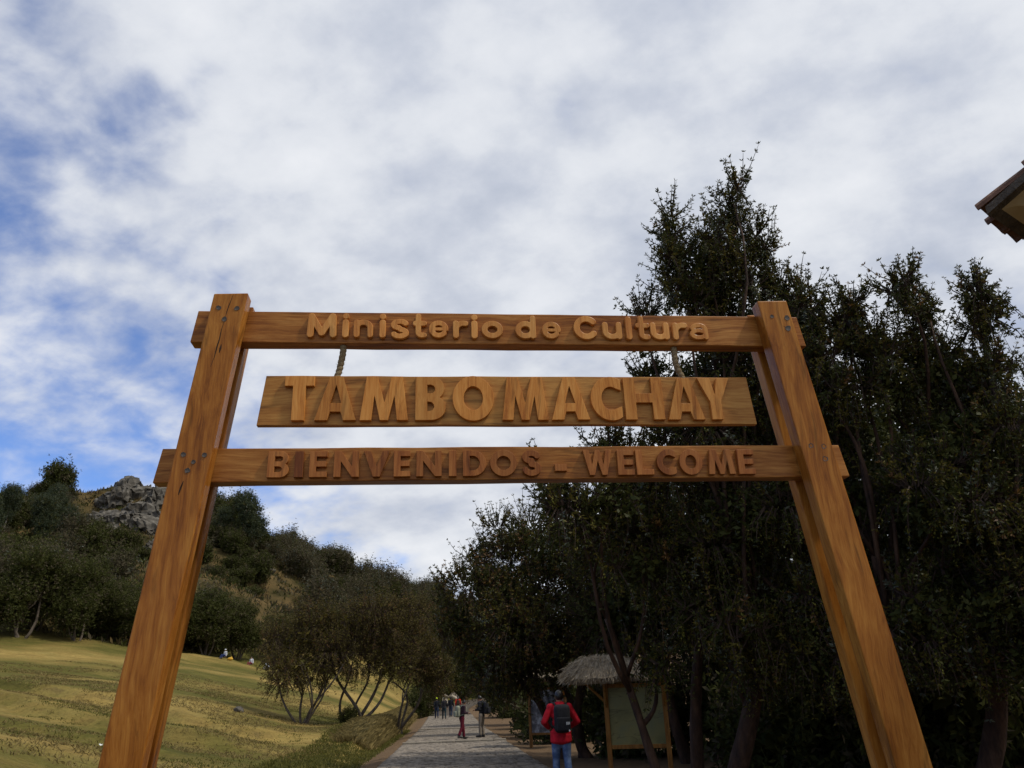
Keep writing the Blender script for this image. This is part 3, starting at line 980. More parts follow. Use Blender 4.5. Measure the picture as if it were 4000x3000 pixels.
def slanted_post(u_l, u_r, z_top, slope, y0, y1, name='post'):
    """post whose face runs from u_l to u_r at z_top and leans outward by slope"""
    zb = -0.35
    d = slope * (z_top - zb)
    top = [(u_l, y0, z_top), (u_r, y0, z_top + 0.006), (u_r, y1, z_top + 0.004), (u_l, y1, z_top)]
    bot = [(u_l + d, y0, zb), (u_r + d, y0, zb), (u_r + d, y1, zb), (u_l + d, y1, zb)]
    mb = MB()
    # several rings so the faces stay slightly uneven
    rings = []
    n = 7
    for i in range(n + 1):
        f = i / n
        j = 0.0 if i in (0, n) else 0.0022
        rings.append([tuple(b_ + (t_ - b_) * f + random.uniform(-j, j) for b_, t_ in zip(pb, pt)) for pb, pt in zip(bot, top)])
    V = [p for r in rings for p in r]
    F = [(3, 2, 1, 0), tuple(n * 4 + k for k in range(4))]
    for i in range(n):
        for k in range(4):
            k2 = (k + 1) % 4
            F.append((i * 4 + k, i * 4 + k2, (i + 1) * 4 + k2, (i + 1) * 4 + k))
    mb.add(V, F)
    me = mb.mesh(name)
    bm = bmesh.new(); bm.from_mesh(me)
    ed = [e for e in bm.edges if len(e.link_faces) == 2 and e.calc_face_angle(0) > 0.6]
    bmesh.ops.bevel(bm, geom=ed, offset=0.006, segments=2, affect='EDGES', profile=0.6)
    bm.to_mesh(me); bm.free()
    return link(name, me, gate, [WOOD_POST])


def bolt_hole(post, u, y, z, r):
    mb = MB()
    n = 12
    V = []
    for l, (rr, yy) in enumerate(((r, 0.004), (r * 0.98, -0.0022), (r * 0.55, -0.001))):
        for k in range(n):
            an = 2 * math.pi * k / n
            q = rr * 1.12 * random.uniform(0.82, 1.15)
            V.append((math.cos(an) * q, yy, math.sin(an) * q))
    F = []
    for l in range(2):
        for k in range(n):
            k2 = (k + 1) % n
            F.append((l * n + k, l * n + k2, (l + 1) * n + k2, (l + 1) * n + k))
    F.append(tuple(2 * n + k for k in range(n)))
    mb.add(V, F)
    o = mb.build('bolt_hole', MAT_PLUG, post)
    o.location = (u, y, z)
    return o


ZO = 1.5                                     # gate heights below were measured from eye level
yf = -PT - 0.003
post_l = slanted_post(-1.186, -1.008, ZO + 2.088, -0.1085, yf, -0.003)
post_r = slanted_post(1.831, 2.005, ZO + 2.083, 0.1235, yf, -0.003)
post_lb = slanted_post(-1.192, -1.018, ZO + 2.098, -0.1085, BT + 0.003, BT + PT, 'rear_post')
post_rb = slanted_post(1.838, 2.010, ZO + 2.086, 0.1235, BT + 0.003, BT + PT, 'rear_post')
for (u, z, r) in ((-1.153, 2.002, .012), (-1.058, 2.000, .012), (-1.116, 1.935, .013), (-1.240, 1.190, .011), (-1.140, 1.186, .011), (-1.188, 1.151, .010), (-1.212, 1.108, .012)):
    bolt_hole(post_l, u, yf - 0.0005, ZO + z, r)
for (u, z, r) in ((1.902, 1.986, .010), (1.990, 1.977, .014), (1.985, 1.912, .015), (1.995, 1.217, .012), (2.066, 1.213, .013), (2.060, 1.143, .014)):
    bolt_hole(post_r, u, yf - 0.0005, ZO + z, r)


MAT_CRACK = noise_mat('dark_split', [(0.018, 0.010, 0.006), (0.05, 0.026, 0.014)], scale=30, rough=0.9)


def split(post, pts, w):
    """a drying split: a thin dark wedge lying a hair proud of the face"""
    mb = MB()
    n = len(pts)
    V = []
    for i, (u, z) in enumerate(pts):
        ww = w * (0.15 + math.sin(math.pi * (i + .3) / (n - .4))) * random.uniform(.7, 1.2)
        V += [(u - ww, yf - 0.0008, z), (u + ww, yf - 0.0008, z), (u, yf + 0.004, z)]
    F = []
    for i in range(n - 1):
        a, b_ = i * 3, i * 3 + 3
        F += [(a, a + 1, b_ + 1, b_), (a + 1, a + 2, b_ + 2, b_ + 1), (a + 2, a, b_, b_ + 2)]
    mb.add(V, F)
    return mb.build('split', MAT_CRACK, post)


split(post_l, [(-1.085, ZO + 2.08), (-1.092, ZO + 2.05), (-1.100, ZO + 2.02), (-1.108, ZO + 1.98), (-1.113, ZO + 1.95)], 0.0022)
split(post_l, [(-1.116, ZO + 1.92), (-1.126, ZO + 1.87), (-1.130, ZO + 1.82), (-1.139, ZO + 1.77), (-1.145, ZO + 1.72), (-1.160, ZO + 1.66)], 0.0030)
split(post_l, [(-1.118, ZO + 1.79), (-1.120, ZO + 1.765), (-1.124, ZO + 1.74)], 0.004)
split(post_l, [(-1.225, ZO + 1.055), (-1.231, ZO + 1.03), (-1.237, ZO + 1.005), (-1.241, ZO + .985)], 0.0035)
split(post_r, [(1.962, ZO + 1.925), (1.972, ZO + 1.918), (1.983, ZO + 1.911)], 0.0020)
split(post_r, [(1.965, ZO + 1.226), (1.980, ZO + 1.221), (1.995, ZO + 1.216)], 0.0020)
split(post_r, [(2.028, ZO + 1.150), (2.045, ZO + 1.146), (2.058, ZO + 1.143)], 0.0018)


def crossbeam(name, ul0, ul1, ur0, ur1, z0, z1, y0, y1, mat, parent, bev=0.005, n=14, j=0.0018):
    """beam with slanted cut ends: ul0/ul1 left end at bottom/top, ur0/ur1 right end"""
    V, F = [], []
    for i in range(n + 1):
        f = i / n
        jj = 0 if i in (0, n) else j
        lo, hi = ul0 + (ur0 - ul0) * f, ul1 + (ur1 - ul1) * f
        sag = -0.004 * 4 * f * (1 - f) * 0
        V += [(lo, y0, z0 + sag + random.uniform(-jj, jj)), (hi, y0, z1 + sag + random.uniform(-jj, jj)), (hi, y1, z1 + sag + random.uniform(-jj, jj)), (lo, y1, z0 + sag + random.uniform(-jj, jj))]
    F += [(0, 1, 2, 3), tuple(n * 4 + k for k in (3, 2, 1, 0))]
    for i in range(n):
        for k in range(4):
            k2 = (k + 1) % 4
            F.append((i * 4 + k2, i * 4 + k, (i + 1) * 4 + k, (i + 1) * 4 + k2))
    me = bpy.data.meshes.new(name)
    me.from_pydata(V, [], F)
    bm = bmesh.new(); bm.from_mesh(me)
    bmesh.ops.recalc_face_normals(bm, faces=bm.faces)
    ed = [e for e in bm.edges if len(e.link_faces) == 2 and e.calc_face_angle(0) > 0.6]
    bmesh.ops.bevel(bm, geom=ed, offset=bev, segments=2, affect='EDGES', profile=0.6)
    bm.to_mesh(me); bm.free()
    return link(name, me, parent, [mat])


beam_t = crossbeam('crossbeam', -1.308, -1.285, 2.122, 2.095, ZO + 1.843, ZO + 2.030, 0.0, BT, WOOD_BEAM, gate)
beam_b = crossbeam('crossbeam', -1.402, -1.375, 2.230, 2.200, ZO + 1.071, ZO + 1.249, 0.0, BT, WOOD_BEAM, gate)
for i, (ch, u0, u1) in enumerate(ROW_TOP):
    zb = ZO + 1.8795
    place_letter(ch, u0, u1, zb, 0.143, 0.0, 0.024, WOOD_LET_PALE, beam_t, rounded_set=True)
for i, (ch, u0, u1) in enumerate(ROW_BOT):
    f = i / 18.0
    zb = ZO + 1.0945 - 0.004 * f
    mt = WOOD_LET_RED
    if ch == '-':
        place_letter(ch, u0, u1, ZO + 1.116, 0.037, 0.0, 0.024, mt, beam_b)
    else:
        place_letter(ch, u0, u1, zb, 0.137, 0.0, 0.026, mt, beam_b)

# the board that hangs between the beams
YB = 0.012
board = empty('hanging_board', (GX, GY, ZO), YAW)
tag(board, 'wooden board reading TAMBOMACHAY hanging on two ropes between the gate beams', 'sign board')
plank = crossbeam('plank', -0.926, -0.897, 1.762, 1.740, 1.375, 1.654, YB, YB + 0.036, WOOD_BOARD, board, bev=0.003)
for i, (ch, u0, u1) in enumerate(ROW_MID):
    f = i / 10.0
    place_letter(ch, u0, u1, 1.3995, 0.250 - 0.006 * f, YB, 0.026, WOOD_LET_MID, board, z_eye=True)
MAT_ROPE = noise_mat('sisal_rope', [(0.14, 0.10, 0.055), (0.36, 0.28, 0.165)], scale=90, rough=0.9, spec=0.1, stretch=(1, 1, 3), bump=0.5)


def rope(u0, z0, u1, z1, bow):
    """a bundle of rope wound round in tight turns"""
    n, sides = 84, 14
    V, F = [], []
    y = YB + 0.018
    for i in range(n + 1):
        f = i / n
        c = Vector((u0 + (u1 - u0) * f + bow * math.sin(math.pi * f), y, z0 + (z1 - z0) * f))
        for k in range(sides):
            an = 2 * math.pi * k / sides
            ph = f * 8 * 2 * math.pi + an
            r = 0.0138 * (1 + 0.34 * abs(math.sin(ph / 1.0 * 0.5)) ** 0.6) + 0.0018 * math.sin(9 * f + an)
            V.append((c.x + math.cos(an) * r, c.y + math.sin(an) * r, c.z))
    for i in range(n):
        for k in range(sides):
            k2 = (k + 1) % sides
            F.append((i * sides + k, (i + 1) * sides + k, (i + 1) * sides + k2, i * sides + k2))
    mb = MB(); mb.add(V, F)
    # frayed fibres
    for i in range(46):
        f = random.random()
        an = random.random() * 6.28
        p = Vector((u0 + (u1 - u0) * f + bow * math.sin(math.pi * f), y, z0 + (z1 - z0) * f)) + Vector((math.cos(an), math.sin(an), 0)) * 0.017
        q = p + Vector((math.cos(an), math.sin(an), random.uniform(-.8, .8))) * random.uniform(.004, .012)
        mb.tube([p, q], [0.0006, 0.0003], 3, cap=False)
    return mb.build('rope', MAT_ROPE, board, smooth=True)


rope(-0.506, 1.850, -0.536, 1.640, 0.012)
rope(1.348, 1.848, 1.382, 1.640, -0.014)

# ------------------------------------------------------------------ foliage

def leaf_mat(name, col, col2, rough=0.55, spec=0.35, trans=0.22):
    m, t, b = new_mat(name, rough, spec)
    L = t.links.new
    geo = N(t, 'ShaderNodeNewGeometry')
    r = ramp(t, [(0.0, col), (1.0, col2)])
    L(geo.outputs['Random Per Island'], r.inputs[0])
    L(r.outputs[0], b.inputs['Base Color'])
    if trans:
        out = t.nodes['Material Output']
        tr = N(t, 'ShaderNodeBsdfTranslucent')
        L(r.outputs[0], tr.inputs['Color'])
        mx = N(t, 'ShaderNodeMixShader')
        mx.inputs[0].default_value = trans
        L(b.outputs[0], mx.inputs[1]); L(tr.outputs[0], mx.inputs[2])
        L(mx.outputs[0], out.inputs['Surface'])
    return m


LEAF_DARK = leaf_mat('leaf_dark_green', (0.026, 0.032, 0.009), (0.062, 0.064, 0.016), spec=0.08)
LEAF_OLIVE = leaf_mat('leaf_olive', (0.050, 0.046, 0.009), (0.115, 0.092, 0.018), spec=0.08)
LEAF_GREY = leaf_mat('leaf_grey_green', (0.055, 0.065, 0.042), (0.10, 0.11, 0.072), rough=0.5, spec=0.4)
LEAF_RUST = leaf_mat('leaf_rust', (0.11, 0.050, 0.015), (0.17, 0.095, 0.022))
LEAF_TASSEL = leaf_mat('flower_tassel', (0.10, 0.105, 0.018), (0.18, 0.16, 0.035), rough=0.7, spec=0.1)
TWIG = noise_mat('twig_bark', [(0.035, 0.024, 0.018), (0.07, 0.045, 0.032)], scale=20, rough=0.9)
BARK_RED = noise_mat('papery_red_bark', [(0.016, 0.009, 0.006), (0.042, 0.021, 0.012), (0.085, 0.046, 0.026)], scale=7, detail=8, rough=0.8, bump=0.8, bscale=30, stretch=(1, 1, 0.35))
BARK_GREY = noise_mat('grey_bark', [(0.06, 0.047, 0.036), (0.15, 0.12, 0.09)], scale=8, rough=0.9, bump=0.6, stretch=(1, 1, 0.4))
BARK_PALE = noise_mat('pale_eucalyptus_bark', [(0.26, 0.21, 0.16), (0.45, 0.39, 0.31)], scale=4, rough=0.8, stretch=(1, 1, 0.3))


def unit(v):
    return v / np.maximum(np.linalg.norm(v, axis=-1, keepdims=True), 1e-9)


def leaf_quads(P, D, ln, wd, R):
    """diamond leaves: base P, direction D, length ln, width wd; R random source"""
    n = len(P)
    side = unit(np.cross(D, R.normal(size=(n, 3))))
    nrm = np.cross(D, side)
    ln = ln[:, None]; wd = wd[:, None]
    mid = P + D * ln * 0.52 + nrm * ln * 0.06
    V = np.stack([P, mid + side * wd * .5, P + D * ln, mid - side * wd * .5], 1).reshape(-1, 3)
    F = np.arange(n * 4, dtype=np.int32).reshape(-1, 4)
    return V, F


def crown_mesh(blobs, n_shoot, ros, leaves, leaf_len, shoot_len, R, rear=(), clump=0, inner=0, inner_size=0.2, droop=0.0, tassels=0, weights=(0.58, 0.30, 0.09, 0.03), twigs=True, upright=0.6, tip_bias=1.0, spread=0.9):
    B = np.array(blobs, float)
    if clump:
        # boughs: each mass breaks up into clumps set on its surface, with shaded gaps between
        S_ = []
        for b in B:
            m = int(np.clip(clump * (b[3] * b[5]) ** 0.5 * 7, 4, 16))
            dd = unit(R.normal(size=(m, 3)))
            rr = np.maximum(R.uniform(0.30, 0.52, size=(m, 1)) * b[3:6], 0.16)
            S_.append(np.concatenate([b[:3] + dd * b[3:6] * R.uniform(.62, .98, size=(m, 1)), rr * np.array([1.15, 1.15, 0.8])], 1))
        BI, B = B, np.concatenate(S_)
    area = (B[:, 3] * B[:, 5] + B[:, 3] * B[:, 4] + B[:, 4] * B[:, 5])
    bi = R.choice(len(B), size=int(n_shoot * 2.6), p=area / area.sum())
    d = unit(R.normal(size=(len(bi), 3)))
    f = R.uniform(0.55, 0.97, size=len(bi)) ** 0.8
    p0 = B[bi, :3] + d * B[bi, 3:6] * f[:, None]
    # drop shoots that start well inside another blob
    keep = np.ones(len(bi), bool)
    for k in range(len(B)):
        q = (((p0 - B[k, :3]) / B[k, 3:6]) ** 2).sum(1)
        keep &= ~((q < 0.62) & (bi != k) & (R.random(len(bi)) < 0.9))
    bi, d, p0 = bi[keep][:n_shoot], d[keep][:n_shoot], p0[keep][:n_shoot]
    ns = len(p0)
    upv = np.array([0, 0, 1.0])
    ddir = unit(d * spread + upv * upright + R.normal(size=(ns, 3)) * 0.32)
    low = d[:, 2] < -0.15
    ddir[low] = unit(d[low] * 0.8 + upv * (-droop) + R.normal(size=(low.sum(), 3)) * 0.3)
    sl = shoot_len * R.uniform(0.45, 1.25, size=ns) * (1 + 0.45 * (R.random(ns) < 0.12) * (d[:, 2] > 0.3))
    bend = R.normal(size=(ns, 3)) * 0.15 + upv * np.where(low, -0.15 - droop * .4, 0.28)[:, None]
    # rosettes along each shoot
    t = (np.arange(ros) + 0.6) / ros
    tt = np.clip(t[None, :] + R.normal(size=(ns, ros)) * 0.25 / ros, 0.05, 1.0)
    rp = p0[:, None, :] + ddir[:, None, :] * (sl[:, None] * tt)[..., None] + bend[:, None, :] * (sl[:, None] * tt ** 2)[..., None]
    rp = rp + R.normal(size=rp.shape) * (0.07 * shoot_len) * (1.05 - tt)[..., None] ** .5
    rdir = unit(ddir[:, None, :] + bend[:, None, :] * 2 * tt[..., None] + R.normal(size=rp.shape) * 0.25)
    rsz = (1.0 - 0.25 * tt) * R.uniform(0.8, 1.2, size=tt.shape)
    rp = rp.reshape(-1, 3); rdir = rdir.reshape(-1, 3); rsz = rsz.ravel()
    nr = len(rp)
    a = unit(np.cross(rdir, R.normal(size=(nr, 3))))
    b = np.cross(rdir, a)
    ang = (np.arange(leaves) * 2.399)[None, :] + R.random((nr, 1)) * 6.28
    tilt = R.uniform(0.35, 1.0, size=(nr, leaves))
    D = unit(rdir[:, None, :] * (1.15 - tilt)[..., None] + (a[:, None, :] * np.cos(ang)[..., None] + b[:, None, :] * np.sin(ang)[..., None]) * tilt[..., None])
    P = np.repeat(rp[:, None, :], leaves, 1).reshape(-1, 3)
    D = D.reshape(-1, 3)
    ln = np.repeat(rsz[:, None], leaves, 1).ravel() * leaf_len * R.uniform(0.75, 1.2, size=len(P))
    V, F = leaf_quads(P, D, ln, ln * R.uniform(0.30, 0.42, size=len(P)), R)
    # each shoot leans to one leaf tone, so that clumps differ
    tone = R.choice(4, size=ns, p=weights)
    tl = np.repeat(tone, ros * leaves)
    swap = R.random(len(tl)) < 0.10
    tl[swap] = R.choice(4, size=swap.sum(), p=weights)
    Vs, Fs, Ms = [V], [F], [tl]
    nv = len(V)
    if inner:  # oversized leaves added inside the crown to block light and sky
        if clump:
            B = BI
        B0, B = B, np.concatenate([B] + [B * np.array([1, 1, 1, s_, s_, s_]) + np.array([ox_, dy_, oz_, 0, 0, 0]) for ox_, dy_, oz_, s_ in rear]) if len(rear) else B
        area2 = B[:, 3] * B[:, 5]
        bi2 = R.choice(len(B), size=inner, p=area2 / area2.sum())
        q = unit(R.normal(size=(inner, 3))) * (R.random(inner) ** 0.45 * (0.70 if clump else 0.80))[:, None]
        P2 = B[bi2, :3] + q * B[bi2, 3:6]
        D2 = unit(R.normal(size=(inner, 3)))
        ln2 = inner_size * R.uniform(0.6, 1.4, size=inner)
        V2, F2 = leaf_quads(P2, D2, ln2, ln2 * 0.5, R)
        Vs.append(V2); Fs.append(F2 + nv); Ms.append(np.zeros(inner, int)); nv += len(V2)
    if tassels:
        lowi = np.nonzero(d[:, 2] < 0.1)[0]
        pick = R.choice(lowi, size=tassels)
        seg = 9
        s0 = p0[pick] + ddir[pick] * (sl[pick] * R.uniform(.3, 1, size=tassels))[:, None]
        L_ = R.uniform(0.14, 0.36, size=tassels)
        k = np.arange(seg)
        P3 = s0[:, None, :] - upv[None, None, :] * (L_[:, None] * k / seg)[..., None] + R.normal(size=(tassels, seg, 3)) * 0.012
        P3 = P3.reshape(-1, 3)
        D3 = unit(R.normal(size=P3.shape) + np.array([0, 0, -0.8]))
        ln3 = np.full(len(P3), 0.042)
        V3, F3 = leaf_quads(P3, D3, ln3, ln3 * 0.55, R)
        Vs.append(V3); Fs.append(F3 + nv); Ms.append(np.full(len(F3), 4)); nv += len(V3)
    if twigs:
        # thin stems: one two-sided sliver per shoot, crossed pairs
        e = p0 + ddir * sl[:, None] * 0.96 + bend * sl[:, None] * 0.92
        m_ = p0 + ddir * sl[:, None] * 0.5 + bend * sl[:, None] * 0.25
        s = p0 - d * 0.25 * shoot_len
        sd = unit(np.cross(ddir, R.normal(size=(ns, 3))))
        w_ = 0.011 * (leaf_len / 0.07) ** 0.5
        VV = []
        for sd_ in (sd, np.cross(ddir, sd)):
            VV.append(np.stack([s - sd_ * w_, s + sd_ * w_, m_ + sd_ * w_ * .7, m_ - sd_ * w_ * .7], 1).reshape(-1, 3))
            VV.append(np.stack([m_ - sd_ * w_ * .7, m_ + sd_ * w_ * .7, e + sd_ * w_ * .3, e - sd_ * w_ * .3], 1).reshape(-1, 3))
        V4 = np.concatenate(VV)
        F4 = np.arange(len(V4), dtype=np.int32).reshape(-1, 4)
        Vs.append(V4); Fs.append(F4 + nv); Ms.append(np.full(len(F4), 5)); nv += len(V4)
    return np_mesh('crown', np.concatenate(Vs), np.concatenate(Fs), midx=np.concatenate(Ms))


LEAFSET = [LEAF_DARK, LEAF_OLIVE, LEAF_GREY, LEAF_RUST, LEAF_TASSEL, TWIG]


def bent(p, q, n=7, amp=0.12, sag=0.0):
    """crooked line from p to q"""
    p, q = Vector(p), Vector(q)
    L_ = (q - p).length
    pts = []
    off = Vector((random.uniform(-1, 1), random.uniform(-1, 1), random.uniform(-.4, .4))) * amp * L_
    off2 = Vector((random.uniform(-1, 1), random.uniform(-1, 1), random.uniform(-.4, .4))) * amp * L_ * .5
    for i in range(n + 1):
        f = i / n
        pts.append(p.lerp(q, f) + off * math.sin(math.pi * f) + off2 * math.sin(2 * math.pi * f) + Vector((0, 0, -sag * math.sin(math.pi * f))))
    return pts


def limb(mb, p, q, r0, r1, sides=8, n=8, amp=0.1, mi=0):
    pts = bent(p, q, n, amp)
    rad = [r0 + (r1 - r0) * (i / n) ** 0.8 for i in range(n + 1)]
    mb.tube(pts, rad, sides, mi, wob=0.10)
    return pts


def make_tree(name, label, base, stems, blobs, crown_args, group, bark=BARK_RED, leafset=None, limb_r=0.05, seed=1, fork=0.42):
    """stems: list of (dx, dy, top point or None, radius) rising from base; limbs run on to every blob"""
    R = np.random.default_rng(seed)
    random.seed(seed)
    bx_, by_, bz_ = base
    t = empty(name, base)
    tag(t, label, 'tree', group)
    Bl = [(b[0] - bx_, b[1] - by_, b[2] - bz_, b[3], b[4], b[5]) for b in blobs]
    tops = []
    for (dx, dy, tp, r) in stems:
        mb = MB()
        p = Vector((dx, dy, -0.25))
        q = Vector((tp[0] - bx_, tp[1] - by_, tp[2] - bz_))
        n = 12
        pts = bent(p, q, n, 0.09 if bark is BARK_RED else 0.17)
        rad = [r * (1.35 if i == 0 else 1.0) * (1 - 0.45 * i / n) for i in range(n + 1)]
        mb.tube(pts, rad, 10, wob=0.12)
        tops.append((pts, rad, mb))
    for k, b in enumerate(Bl):
        c = Vector(b[:3])
        # limb starts from the stem whose end lies nearest
        pts, rad, mb = min(tops, key=lambda s: (s[0][-1] - c).length)
        i0 = random.randint(int(len(pts) * fork), len(pts) - 1)
        limb(mb, pts[i0], c, min(rad[i0] * 0.7, limb_r), limb_r * 0.35, 7, 8, 0.10)
        for j in range(4):
            dv = Vector(R.normal(size=3)).normalized()
            dv.z = abs(dv.z) * 0.7
            e = c + Vector((dv.x * b[3], dv.y * b[4], dv.z * b[5])) * 0.85
            limb(mb, c, e, limb_r * 0.35, limb_r * 0.1, 5, 5, 0.08)
    for pts, rad, mb in tops:
        mb.build('trunk', bark, t, smooth=True)
    me = crown_mesh(Bl, R=R, **crown_args)
    link('crown', me, t, leafset or LEAFSET)
    return t


def jitter_depth(blobs, amp, seed):
    R = np.random.default_rng(seed)
    return [(b[0], b[1] + R.uniform(-amp, amp), b[2], b[3], max(b[4], 0.45), b[5]) for b in blobs]


G_Q = 'leafy trees beside the path'
# tall tree with a pointed top behind the right half of the sign
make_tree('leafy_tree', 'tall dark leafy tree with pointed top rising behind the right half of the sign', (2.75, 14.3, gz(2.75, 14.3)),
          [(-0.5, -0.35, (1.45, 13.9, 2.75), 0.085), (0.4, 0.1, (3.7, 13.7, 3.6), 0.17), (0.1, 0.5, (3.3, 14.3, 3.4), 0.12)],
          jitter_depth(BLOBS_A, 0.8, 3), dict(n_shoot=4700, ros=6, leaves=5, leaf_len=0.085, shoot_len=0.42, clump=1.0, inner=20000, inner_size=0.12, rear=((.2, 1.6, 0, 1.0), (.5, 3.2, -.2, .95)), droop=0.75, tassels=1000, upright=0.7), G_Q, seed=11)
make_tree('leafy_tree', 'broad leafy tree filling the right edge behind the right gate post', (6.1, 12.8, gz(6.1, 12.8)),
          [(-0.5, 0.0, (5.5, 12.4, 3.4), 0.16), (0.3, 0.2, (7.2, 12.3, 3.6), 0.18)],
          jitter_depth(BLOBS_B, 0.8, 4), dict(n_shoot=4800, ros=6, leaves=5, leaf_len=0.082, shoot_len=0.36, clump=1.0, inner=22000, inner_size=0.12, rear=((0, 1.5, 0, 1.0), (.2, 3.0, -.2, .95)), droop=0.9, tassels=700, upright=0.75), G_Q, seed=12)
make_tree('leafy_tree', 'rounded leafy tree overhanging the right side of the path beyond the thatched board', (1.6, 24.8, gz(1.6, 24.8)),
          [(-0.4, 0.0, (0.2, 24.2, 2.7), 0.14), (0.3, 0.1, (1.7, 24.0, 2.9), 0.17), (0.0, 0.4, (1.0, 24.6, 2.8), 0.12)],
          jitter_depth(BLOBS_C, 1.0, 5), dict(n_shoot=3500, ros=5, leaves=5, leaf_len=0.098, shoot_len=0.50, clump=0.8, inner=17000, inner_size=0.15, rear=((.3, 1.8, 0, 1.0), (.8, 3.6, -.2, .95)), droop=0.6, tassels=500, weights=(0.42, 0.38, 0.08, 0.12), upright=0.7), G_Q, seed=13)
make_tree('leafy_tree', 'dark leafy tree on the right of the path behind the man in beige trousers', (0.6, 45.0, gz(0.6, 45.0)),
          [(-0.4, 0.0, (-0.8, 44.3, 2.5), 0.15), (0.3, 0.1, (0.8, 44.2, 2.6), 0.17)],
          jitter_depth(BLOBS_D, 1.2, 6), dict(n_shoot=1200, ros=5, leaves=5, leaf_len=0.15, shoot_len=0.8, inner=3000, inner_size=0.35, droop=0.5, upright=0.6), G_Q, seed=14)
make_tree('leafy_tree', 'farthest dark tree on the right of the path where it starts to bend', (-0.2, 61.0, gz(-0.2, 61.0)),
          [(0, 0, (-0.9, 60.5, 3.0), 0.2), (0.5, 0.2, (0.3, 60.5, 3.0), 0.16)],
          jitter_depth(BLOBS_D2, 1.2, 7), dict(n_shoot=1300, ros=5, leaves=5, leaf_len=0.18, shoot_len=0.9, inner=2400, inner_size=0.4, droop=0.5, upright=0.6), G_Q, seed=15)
# the dark grove behind
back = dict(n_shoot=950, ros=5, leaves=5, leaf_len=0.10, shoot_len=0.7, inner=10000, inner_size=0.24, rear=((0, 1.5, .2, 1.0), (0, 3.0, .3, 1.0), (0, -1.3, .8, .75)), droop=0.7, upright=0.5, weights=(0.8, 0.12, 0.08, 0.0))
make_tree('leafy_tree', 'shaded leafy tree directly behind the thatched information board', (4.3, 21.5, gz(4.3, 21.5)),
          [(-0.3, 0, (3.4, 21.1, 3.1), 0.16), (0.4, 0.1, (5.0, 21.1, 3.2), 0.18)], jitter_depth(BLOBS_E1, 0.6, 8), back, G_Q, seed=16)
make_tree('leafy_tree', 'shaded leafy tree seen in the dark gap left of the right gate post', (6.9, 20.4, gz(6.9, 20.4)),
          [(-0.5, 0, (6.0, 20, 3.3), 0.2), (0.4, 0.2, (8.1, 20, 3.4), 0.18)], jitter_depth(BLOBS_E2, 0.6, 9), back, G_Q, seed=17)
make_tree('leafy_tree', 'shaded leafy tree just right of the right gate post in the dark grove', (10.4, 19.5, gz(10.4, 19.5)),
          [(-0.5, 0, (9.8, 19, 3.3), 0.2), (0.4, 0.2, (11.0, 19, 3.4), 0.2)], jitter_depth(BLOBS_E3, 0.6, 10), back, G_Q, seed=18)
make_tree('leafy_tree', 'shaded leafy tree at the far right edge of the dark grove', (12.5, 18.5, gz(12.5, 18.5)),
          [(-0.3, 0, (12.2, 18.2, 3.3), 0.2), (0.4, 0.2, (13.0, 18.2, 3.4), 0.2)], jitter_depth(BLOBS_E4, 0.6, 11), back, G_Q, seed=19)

# grove of many-stemmed trees on the bank left of the path
G_L = 'many-stemmed trees on the bank left of the path'
LEAF_BRN = leaf_mat('leaf_olive_brown', (0.065, 0.055, 0.017), (0.14, 0.11, 0.034), spec=0.10)
left_args = dict(ros=5, leaves=5, leaf_len=0.105, shoot_len=0.7, clump=0.5, inner_size=0.22, droop=0.35, upright=0.8, weights=(0.30, 0.62, 0.0, 0.08))


def bank_tree(label, x, y, fan, blobs, ns, inner, seed, r=0.07):
    z = gz(x, y)
    random.seed(seed)
    st = [(random.uniform(-.35, .35), random.uniform(-.3, .3), (x + dx, y + random.uniform(-.6, .6), z + h), r * random.uniform(.7, 1.25)) for dx, h in fan]
    return make_tree('stemmed_tree', label, (x, y, z), st, jitter_depth(blobs, 1.2, seed), dict(n_shoot=ns, inner=inner, **left_args), G_L, bark=BARK_GREY, leafset=[LEAF_OLIVE, LEAF_BRN, LEAF_BRN, LEAF_RUST, LEAF_TASSEL, TWIG], limb_r=0.045, seed=seed, fork=0.35)


bank_tree('many-stemmed tree at the left end of the group on the grassy bank', -11.45, 45.0, [(-1.7, 2.6), (-0.9, 2.9), (-0.2, 3.1), (0.6, 2.9), (1.3, 2.8), (2.0, 2.9)], BLOBS_L1, 1800, 450, 21)
bank_tree('many-stemmed tree in the middle of the group on the grassy bank', -9.4, 46.8, [(-1.0, 2.9), (-0.1, 3.0), (0.7, 3.1), (1.5, 2.7), (2.2, 2.4)], BLOBS_L2, 1900, 500, 22, 0.085)
bank_tree('many-stemmed tree nearest the path in the group on the grassy bank', -7.7, 52.0, [(-0.3, 3.0), (0.8, 3.0), (1.5, 2.6)], BLOBS_L3, 1500, 600, 23, 0.11)

# ------------------------------------------------------------------ hillside: tree line, scrub, eucalyptus
R2 = np.random.default_rng(5)
LEAF_HILL = leaf_mat('scrub_leaf_green', (0.030, 0.037, 0.010), (0.074, 0.078, 0.021), rough=0.7, spec=0.08)
LEAF_HILL2 = leaf_mat('scrub_leaf_brown', (0.065, 0.056, 0.032), (0.115, 0.095, 0.056), rough=0.7, spec=0.1)
LEAF_EUC = leaf_mat('eucalyptus_leaf', (0.028, 0.042, 0.018), (0.062, 0.076, 0.034), rough=0.5, spec=0.3)
HILLSET = [LEAF_HILL, LEAF_HILL, LEAF_HILL2, LEAF_HILL2, LEAF_TASSEL, TWIG]
BROWNSET = [LEAF_HILL2, LEAF_HILL, LEAF_HILL2, LEAF_GREY, LEAF_TASSEL, TWIG]
EUCSET = [LEAF_EUC, LEAF_EUC, LEAF_HILL, LEAF_OLIVE, LEAF_TASSEL, TWIG]


